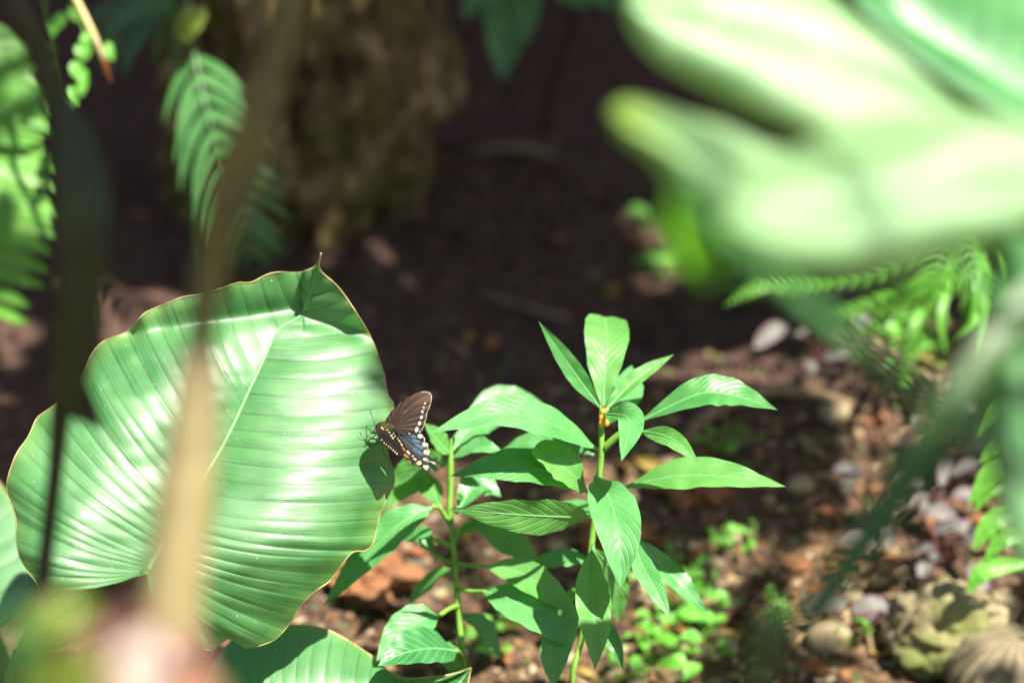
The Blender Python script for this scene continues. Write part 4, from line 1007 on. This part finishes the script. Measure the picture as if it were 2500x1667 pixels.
for k, (x, y, w_) in enumerate(((200, 125, 40), (215, 100, 26), (190, 170, 30), (205, 190, 26), (195, 215, 24), (175, 235, 26), (168, 248, 22), (125, 70, 30), (150, 50, 30), (178, 30, 30), (265, 125, 24))):
    strip_leaf('leaf', [P(x, y - 22, d), P(x + random.uniform(-6, 6), y, d - .006), P(x + random.uniform(-14, 14), y + 24, d - .004)], w_ * K * d, M['seedling'], vine, Nh=(0, -.8, .6), prof=PROF_OV, nu=10, nv=5, seed=90 + k, lit=True)

# ================================================== ground details
def stone(px, py, r, mat, label, seed, flat=0.65, group=None, cat='stone', sub=3, rough=0.30):
    q = G(px, py)
    return rock('stone', q + Vector((0, 0, r * flat * 0.35)), (r, r * 0.85, r * flat), mat, label, cat, group, seed, sub=sub, rough=rough)
stone(2320, 1580, 0.062, M['boulder'], 'large buff lichen-covered boulder beside the striped creepers', 3, 0.75, sub=5, cat='boulder')
# ribbed pale stone in the corner
def ribbed():
    q = G(2470, 1680)
    c = q + Vector((0, -0.02, 0.02)); V, F = [], []
    nu, nv = 90, 30
    for i in range(nu):
        for j in range(nv):
            a = 2 * math.pi * i / nu; b_ = math.pi * 0.5 * j / (nv - 1)
            r = 1 + 0.09 * abs(math.sin(a * 11)) * math.sin(b_) ** 0.5 + 0.06 * noise.noise(Vector((math.cos(a) * 2, math.sin(a) * 2, b_ * 2)))
            V.append(c + Vector((0.062 * r * math.cos(a) * math.sin(b_ + 0.05), 0.06 * r * math.sin(a) * math.sin(b_ + 0.05), 0.045 * r * math.cos(b_))))
    for i in range(nu):
        for j in range(nv - 1):
            k = (i + 1) % nu; F.append((i * nv + j, i * nv + j + 1, k * nv + j + 1, k * nv + j))
    return tag(mesh_obj('ribbed_stone', V, F, M['coral'], None, origin=c), 'pale stone with parallel ribs in front of the lichen boulder', 'stone')
ribbed()
stone(1955, 1205, 0.014, M['stone_buff'], 'pale buff pebble lying alone just past the lance leaf tip', 5, 0.7)
stone(2035, 1020, 0.017, M['stone_buff'], 'buff pebble by the curved root', 6, 0.6)
stone(2020, 1570, 0.024, M['stone_buff'], 'egg-shaped pale stone under the dark strap leaf', 7, 0.7)
stone(1750, 1500, 0.020, M['petalp'], 'pinkish pale stone behind the bright seedlings', 8, 0.7)
stone(1690, 1210, 0.036, M['stone_rust'], 'rust-brown clod of earth between the lance-leaved plants and root', 9, 0.6, cat='clod', sub=5, rough=0.7)
stone(1500, 1330, 0.032, M['stone_rust'], 'rust-brown clod of earth behind the drooping lance leaf', 10, 0.5, cat='clod', sub=5, rough=0.7)
stone(900, 1430, 0.040, M['stone_rust'], 'rust-brown clod of earth beside the huge leaf', 11, 0.45, cat='clod', sub=5, rough=0.8)
# curved root and sticks
rp = [G(1640, 1130), G(1720, 1060, .015), G(1840, 1015, .02), G(1960, 1000, .016), G(2080, 990, .0)]
tag(tube('root', rp, [0.005, 0.007, 0.008, 0.007, 0.004], M['twig'], None, n=30, wob=0.3, origin=rp[0]), 'curved brown root arching over the dark soil', 'root')
rp = [G(1150, 400, .01), G(1250, 395, .015), G(1350, 410, .01)]
tag(tube('stick', rp, [0.006, 0.007, 0.005], M['twig'], None, n=16, wob=0.3, origin=rp[0]), 'short brown stick at the back of the hollow beside the rock', 'stick')
rp = [G(1180, 740, .006), G(1280, 770, .008), G(1390, 800, .006)]
tag(tube('stick', rp, [0.004, 0.005, 0.004], M['twig'], None, n=16, wob=0.3, origin=rp[0]), 'weathered stick lying in the dark hollow above the lance leaves', 'stick')

# pink petal
q = G(2200, 1115, 0.006)
tag(strip_leaf('petal', [q, q + Vector((0.006, -0.004, 0.008)), q + Vector((0.012, 0, 0.016))], 0.014, M['pink'], None, Nh=(0, -.7, .7), prof=PROF_OV, nu=10, nv=5), 'tiny pink petal fallen by the dark strap leaf', 'petal')

# striped creepers (silver and purple leaves)
def creeper(px, py, n, spread, label):
    c = G(px, py)
    r = thing('striped_creeper', c, label, 'plant', 'striped creepers')
    for k in range(n):
        a = random.uniform(0, 2 * math.pi); rr = spread * math.sqrt(random.random())
        q = Vector((c.x + rr * math.cos(a), c.y + rr * 0.7 * math.sin(a), 0)); q.z = gh(q.x, q.y) + random.uniform(0.015, 0.05)
        tube('stem', [c, (c + q) / 2 + Vector((0, 0, .01)), q], 0.0013, M['maroon'], r, n=8, seg=6)
        b_ = random.uniform(0, 2 * math.pi); L = random.uniform(0.028, 0.046)
        dr = Vector((math.cos(b_), math.sin(b_) * 0.6 - 0.25, random.uniform(-0.5, 0.3)))
        strip_leaf('leaf', [q, q + dr * L * 0.5 + Vector((0, 0, .004)), q + dr * L], L * 0.45, M['zebra'], r, Nh=(random.uniform(-.4, .4), -.6, .8), prof=PROF_OV, fold=0.2, nu=12, nv=9, seed=k + px)
creeper(2150, 1320, 9, 0.06, 'striped silver and purple creeper growing over the soil below the pink petal')
creeper(2290, 1400, 9, 0.06, 'striped silver and purple creeper growing right against the lichen boulder')
creeper(2340, 1190, 8, 0.06, 'striped silver and purple creeper under the long pointed side fern')
creeper(2090, 1590, 5, 0.04, 'striped silver and purple creeper beside the egg-shaped pale stone')
creeper(2010, 900, 7, 0.06, 'striped silver and purple creeper beneath the drooping fern')
creeper(2060, 760, 6, 0.06, 'striped silver and purple creeper highest on the bank behind the drooping fern')

def seedling(px, py, n, spread, size, label, mat='seedling', lit=True):
    c = G(px, py)
    r = thing('seedling', c, label, 'seedling', 'seedlings on the soil')
    for k in range(int(n * 1.6)):
        a = random.uniform(0, 2 * math.pi); rr = spread * math.sqrt(random.random())
        q = c + Vector((rr * math.cos(a), rr * math.sin(a), random.uniform(0.006, 0.03)))
        tube('stem', [c, q], 0.0008, M['stem'], r, n=4, seg=5)
        b_ = random.uniform(0, 2 * math.pi); L = size * random.uniform(0.45, 1.1)
        dr = Vector((math.cos(b_), math.sin(b_), random.uniform(-0.1, 0.4)))
        strip_leaf('leaf', [q, q + dr * L * 0.5 + Vector((0, 0, .003)), q + dr * L], L * random.uniform(.35, .6), M[random.choice((mat, mat, 'fern'))], r, Nh=(random.uniform(-.4, .4), -.4, .9), prof=random.choice((PROF_OV, PROF)), nu=9, nv=5, seed=k)
    if lit: LIT.append(c)
seedling(1700, 1530, 12, 0.04, 0.026, 'bright green seedling clump below the drooping lance leaves')
seedling(1640, 1460, 9, 0.03, 0.024, 'bright green seedling clump touching the narrow drooping lance leaf')
seedling(1660, 1600, 12, 0.045, 0.026, 'bright green seedling clump spreading lowest on the litter')
seedling(1590, 1650, 10, 0.05, 0.028, 'bright green seedling clump at the foot of the tall lance-leaved plant')
seedling(1765, 1370, 5, 0.018, 0.018, 'small deep-green seedling by the rust-brown clod', 'fern')
seedling(1835, 1360, 3, 0.012, 0.015, 'tiny deep-green seedling next to the small seedling', 'fern')
seedling(1900, 1530, 6, 0.02, 0.016, 'sparse green seedling near the egg-shaped stone', 'fern')
seedling(1190, 1590, 8, 0.03, 0.022, 'bright seedling tuft between the two lance-leaved plants')
seedling(1260, 1540, 7, 0.03, 0.022, 'pale seedling tuft under the broad drooping lance leaf')
seedling(2080, 1580, 5, 0.02, 0.018, 'green seedling among the striped creeper by the stone', 'fern')
seedling(1610, 690, 5, 0.03, 0.034, 'dim lime weed growing in the dark hollow under the glowing leaf tip', 'seedling', True)
seedling(1580, 570, 3, 0.02, 0.026, 'dim lime weed growing deeper in the dark hollow', 'seedling', True)
seedling(1830, 750, 6, 0.05, 0.036, 'dim lime weed beside the drooping fern tip', 'seedling', False)
seedling(1740, 1120, 8, 0.05, 0.015, 'low moss-like weed along the curved root', 'fern', False)
for k, (x, y) in enumerate(((2230, 800), (2140, 830), (2180, 930), (2230, 880))):
    seedling(x, y, 7, 0.04, 0.022, ('small leafy weed right under the hanging strap leaflets', 'small leafy weed beside the highest striped creeper', 'small leafy weed between the drooping fern and dark strap leaf', 'small leafy weed below the longest hanging leaflet')[k], 'seedling')

# fallen leaves, pebbles
LBL = {'dead_orange': 'curled orange-brown dead leaf lying on the soil', 'dead_tan': 'dry tan dead leaf lying on the soil', 'dead_brown': 'dark brown dead leaf lying on the soil', 'dead_yellow': 'yellowed dead leaf lying on the soil'}
def dead_mesh(mat, k):
    o = strip_leaf('fallen_leaf', [Vector((-0.5, 0, 0)), Vector((0, 0.04 * k, 0.08)), Vector((0.5, 0, 0.02 + 0.05 * k))], 0.42, M[mat], None, Nh=(0, 0, 1), fold=0.35, wave=0.12, nu=12, nv=5, seed=k + 3)
    me = o.data; bpy.data.objects.remove(o); return me
MARKS = (((2370, 1560), 'near the lichen boulder'), ((1820, 1000), 'near the curved root'), ((1700, 1530), 'among the bright seedlings'), ((1480, 1400), 'under the tall lance-leaved plant'), ((1080, 1500), 'under the knobbly-stemmed lance-leaved plant'), ((850, 1420), 'beside the huge leaf'), ((2050, 1400), 'below the dark strap leaf'), ((2250, 1250), 'among the striped creepers'), ((2200, 850), 'under the drooping fern'), ((1450, 650), 'in the dark hollow'))
def near_mark(px, py): return min(MARKS, key=lambda m: (m[0][0] - px) ** 2 + (m[0][1] - py) ** 2)[1]
DM = {m: [dead_mesh(m, k) for k in range(2)] for m in LBL}
cnt = 0
while cnt < 215:
    px, py = random.uniform(700, 2520), random.uniform(760, 1720)
    if cnt >= 170: px, py = random.uniform(1080, 1950), random.uniform(420, 950)
    elif px < 2000 and py < 1000 or (px < 1850 and py < 1150 and random.random() < 0.9): continue
    q = G(px, py, 0.004)
    m = random.choices(list(LBL), [4, 4, 4, 2])[0]
    o = bpy.data.objects.new('fallen_leaf', random.choice(DM[m])); COL.objects.link(o)
    o.location = q; o.rotation_euler = (random.uniform(-.5, .7), random.uniform(-.5, .5), random.uniform(0, 6.28))
    s = random.uniform(0.018, 0.042); o.scale = (s, s * random.uniform(.8, 1.4), s)
    w_ = near_mark(px, py); tag(o, LBL[m].replace('lying on the soil', 'lying ' + w_), 'dead leaf', m.replace('dead_', '') + ' dead leaves ' + w_)
    cnt += 1
def pebble_mesh(mat, k):
    o = rock('pebble', Vector((0, 0, 0)), (1, 0.8, 0.6), M[mat], '', '', None, 30 + k, sub=2, rough=0.35)
    me = o.data; bpy.data.objects.remove(o); return me
PL = {'stone_buff': 'small buff pebble half sunk in the litter', 'stone_grey': 'small grey pebble half sunk in the litter', 'stone_rust': 'small rusty pebble half sunk in the litter'}
PM = {m: [pebble_mesh(m, k) for k in range(3)] for m in PL}
cnt = 0
while cnt < 110:
    px, py = random.uniform(700, 2520), random.uniform(780, 1720)
    if px < 1850 and py < 1120: continue
    if px < 2000 and py < 1000: continue
    q = G(px, py); m = random.choices(list(PL), [4, 3, 3])[0]
    o = bpy.data.objects.new('pebble', random.choice(PM[m])); COL.objects.link(o)
    s = random.uniform(0.004, 0.013); o.location = q + Vector((0, 0, s * 0.2)); o.rotation_euler = (0, 0, random.uniform(0, 6.28)); o.scale = (s, s, s)
    w_ = near_mark(px, py); tag(o, PL[m].replace('in the litter', w_), 'pebble', m.replace('stone_', '') + ' pebbles ' + w_); cnt += 1
# crumbs of soil, bark and leaf fragments
V, F, C = [], [], []
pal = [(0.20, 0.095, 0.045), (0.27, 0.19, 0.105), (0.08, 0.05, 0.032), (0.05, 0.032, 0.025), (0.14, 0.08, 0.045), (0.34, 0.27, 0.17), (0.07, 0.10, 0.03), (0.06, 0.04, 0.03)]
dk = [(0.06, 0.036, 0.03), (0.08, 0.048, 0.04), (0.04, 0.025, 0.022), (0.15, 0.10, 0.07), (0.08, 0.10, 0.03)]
for k in range(9000):
    px, py = random.uniform(500, 2600), random.uniform(350, 1750)
    q = G(px, py)
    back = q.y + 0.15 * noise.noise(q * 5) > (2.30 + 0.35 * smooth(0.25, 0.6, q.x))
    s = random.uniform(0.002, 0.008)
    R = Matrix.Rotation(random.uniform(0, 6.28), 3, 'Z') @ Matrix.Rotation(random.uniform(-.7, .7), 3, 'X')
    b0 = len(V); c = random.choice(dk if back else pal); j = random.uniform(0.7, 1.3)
    for p in ((-1, -.6, 0), (.9, -.7, .1), (1.1, .5, 0), (-.8, .7, .1), (0, 0, .55)):
        V.append(q + R @ Vector(p) * s); C.append(tuple(min(.8, x * j) for x in c))
    F += [(b0, b0 + 1, b0 + 4), (b0 + 1, b0 + 2, b0 + 4), (b0 + 2, b0 + 3, b0 + 4), (b0 + 3, b0, b0 + 4)]
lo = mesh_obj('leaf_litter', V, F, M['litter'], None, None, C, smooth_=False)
lo['kind'] = 'stuff'; lo['label'] = 'brown crumbs of bark and leaf litter strewn over the soil'; lo['category'] = 'leaf litter'

# ================================================== unseen tree, added to shade the hollow, rock and near stems
LIT += [P(px, py, 2.53) for px in range(400, 640, 40) for py in range(170, 560, 40) if noise.noise(Vector((px / 60, py / 60, 4))) > 0.0]
LIT += [G(2320, 1570) + Vector((dx, dy, 0.06)) for dx in (-.03, 0, .03) for dy in (-.03, .02)] + [G(2470, 1680) + Vector((dx, -.03, .05)) for dx in (-.03, 0.02)]
ROCKP = [P(px, py, 2.78) for px in range(540, 1100, 40) for py in range(-150, 460, 40)]
ax = SUN.orthogonal().normalized(); ay = SUN.cross(ax)
lit2 = np.array([(p.dot(ax), p.dot(ay)) for p in LIT])
for px, py in [(x, y) for x in range(700, 2500, 60) for y in range(1180, 1680, 60)]:
    if noise.noise(Vector((px / 170, py / 170, 2.2))) > (0.25 if px > 1150 else -0.12):
        q = G(px, py); lit2 = np.vstack([lit2, (q.dot(ax), q.dot(ay))])
targets = []
rock2 = np.array([(p.dot(ax), p.dot(ay)) for p in ROCKP])
for px in range(-500, 2900, 42):
    for py in range(-500, 1700, 42):
        q = G(px, py)
        f = 1.0
        if py > 1150 and px > 700: f = 0.85
        elif px > 1950 and py > 600: f = 0.9
        if random.random() < f: targets.append(q)
for py in range(-200, 860, 25): targets += [P(520 + (860 - py) * 0.2 + j, py, 1.17) for j in (-40, 0, 40, 80)]
for py in range(-200, 1500, 25): targets += [P(150 + j, py, 1.5) for j in (-50, 0, 50, 110)]
for py in range(-100, 640, 40): targets += [P(x, py, 2.8) for x in range(460, 1160, 34)]
for py in range(60, 620, 40): targets += [P(x, py, 2.52) for x in range(350, 680, 40)]
for t in np.linspace(0, 1, 26): targets += [P(2480 - 560 * t + j, 800 + 800 * t, 1.12) for j in (-50, 0, 50)]
V, F, UV = [], [], []
placed = []
for q in targets:  # added leaves sit on sun rays to shade targets and spare lit points
    for tr in range(4):
        t = random.uniform(1.5, 2.6); r = (0.085, 0.055, 0.035, 0.022)[tr]
        c = q + SUN * t + Vector((random.gauss(0, .015), random.gauss(0, .015), 0))
        a2 = np.array((c.dot(ax), c.dot(ay)))
        if np.min(np.hypot(*(lit2 - a2).T)) < r * 1.15: continue
        if np.min(np.hypot(*(rock2 - a2).T)) < r + 0.01 and (r > 0.03 or random.random() < 0.55): continue
        v = c - CAM; dz = v.dot(FW)
        if dz > 0.05 and abs(v.dot(RT)) < dz * 0.30 + 0.2 and abs(v.dot(UP)) < dz * 0.22 + 0.25: continue
        nrm = (SUN + Vector((random.gauss(0, .35), random.gauss(0, .35), random.gauss(0, .25)))).normalized()
        x = nrm.orthogonal().normalized(); x = Quaternion(nrm, random.uniform(0, 6.28)) @ x; y = nrm.cross(x)
        b0 = len(V)
        for i, (u, hw) in enumerate(((-1.15, 0.02), (-.6, .5), (0, .72), (.6, .5), (1.2, .02))):
            for s_ in (-1, 0, 1):
                V.append(c + x * (u * r) + y * (s_ * hw * r) - nrm * (0.12 * r * u * u) + nrm * 0.1 * r * abs(s_)); UV.append(((u + 1.2) / 2.4, .5 + .5 * s_))
        for i in range(4):
            for k in range(2):
                F.append((b0 + i * 3 + k, b0 + i * 3 + k + 1, b0 + (i + 1) * 3 + k + 1, b0 + (i + 1) * 3 + k))
        placed.append(c); break
tb = foot(-1.75, 1.1)
tree = thing('added_shade_tree', tb, 'unseen leafy tree added to cast shade on the hollow and near stems', 'tree')
mesh_obj('shade_crown', V, F, M['canopy'], tree, UV)
tube('trunk', [tb - Vector((0, 0, .1)), tb + Vector((-.05, 0, .9)), tb + Vector((.15, 0.05, 1.9)), tb + Vector((.6, .1, 2.7)), tb + Vector((1.4, .2, 3.0)), tb + Vector((2.6, .3, 3.1))], [0.13, 0.11, 0.09, 0.07, 0.05, 0.02], M['bark'], tree, n=50, seg=14, wob=0.2)
for k in range(14):
    c = random.choice(placed)
    a = tb + Vector((.6 + 1.6 * random.random(), .15, 2.8 + .25 * random.random()))
    tube('branch', [a, (a + c) / 2 + Vector((0, 0, .12)), c], [0.022, 0.012, 0.004], M['bark'], tree, n=14, seg=7)
print('canopy leaves', len(placed), 'lit', len(lit2), 'targets', len(targets))
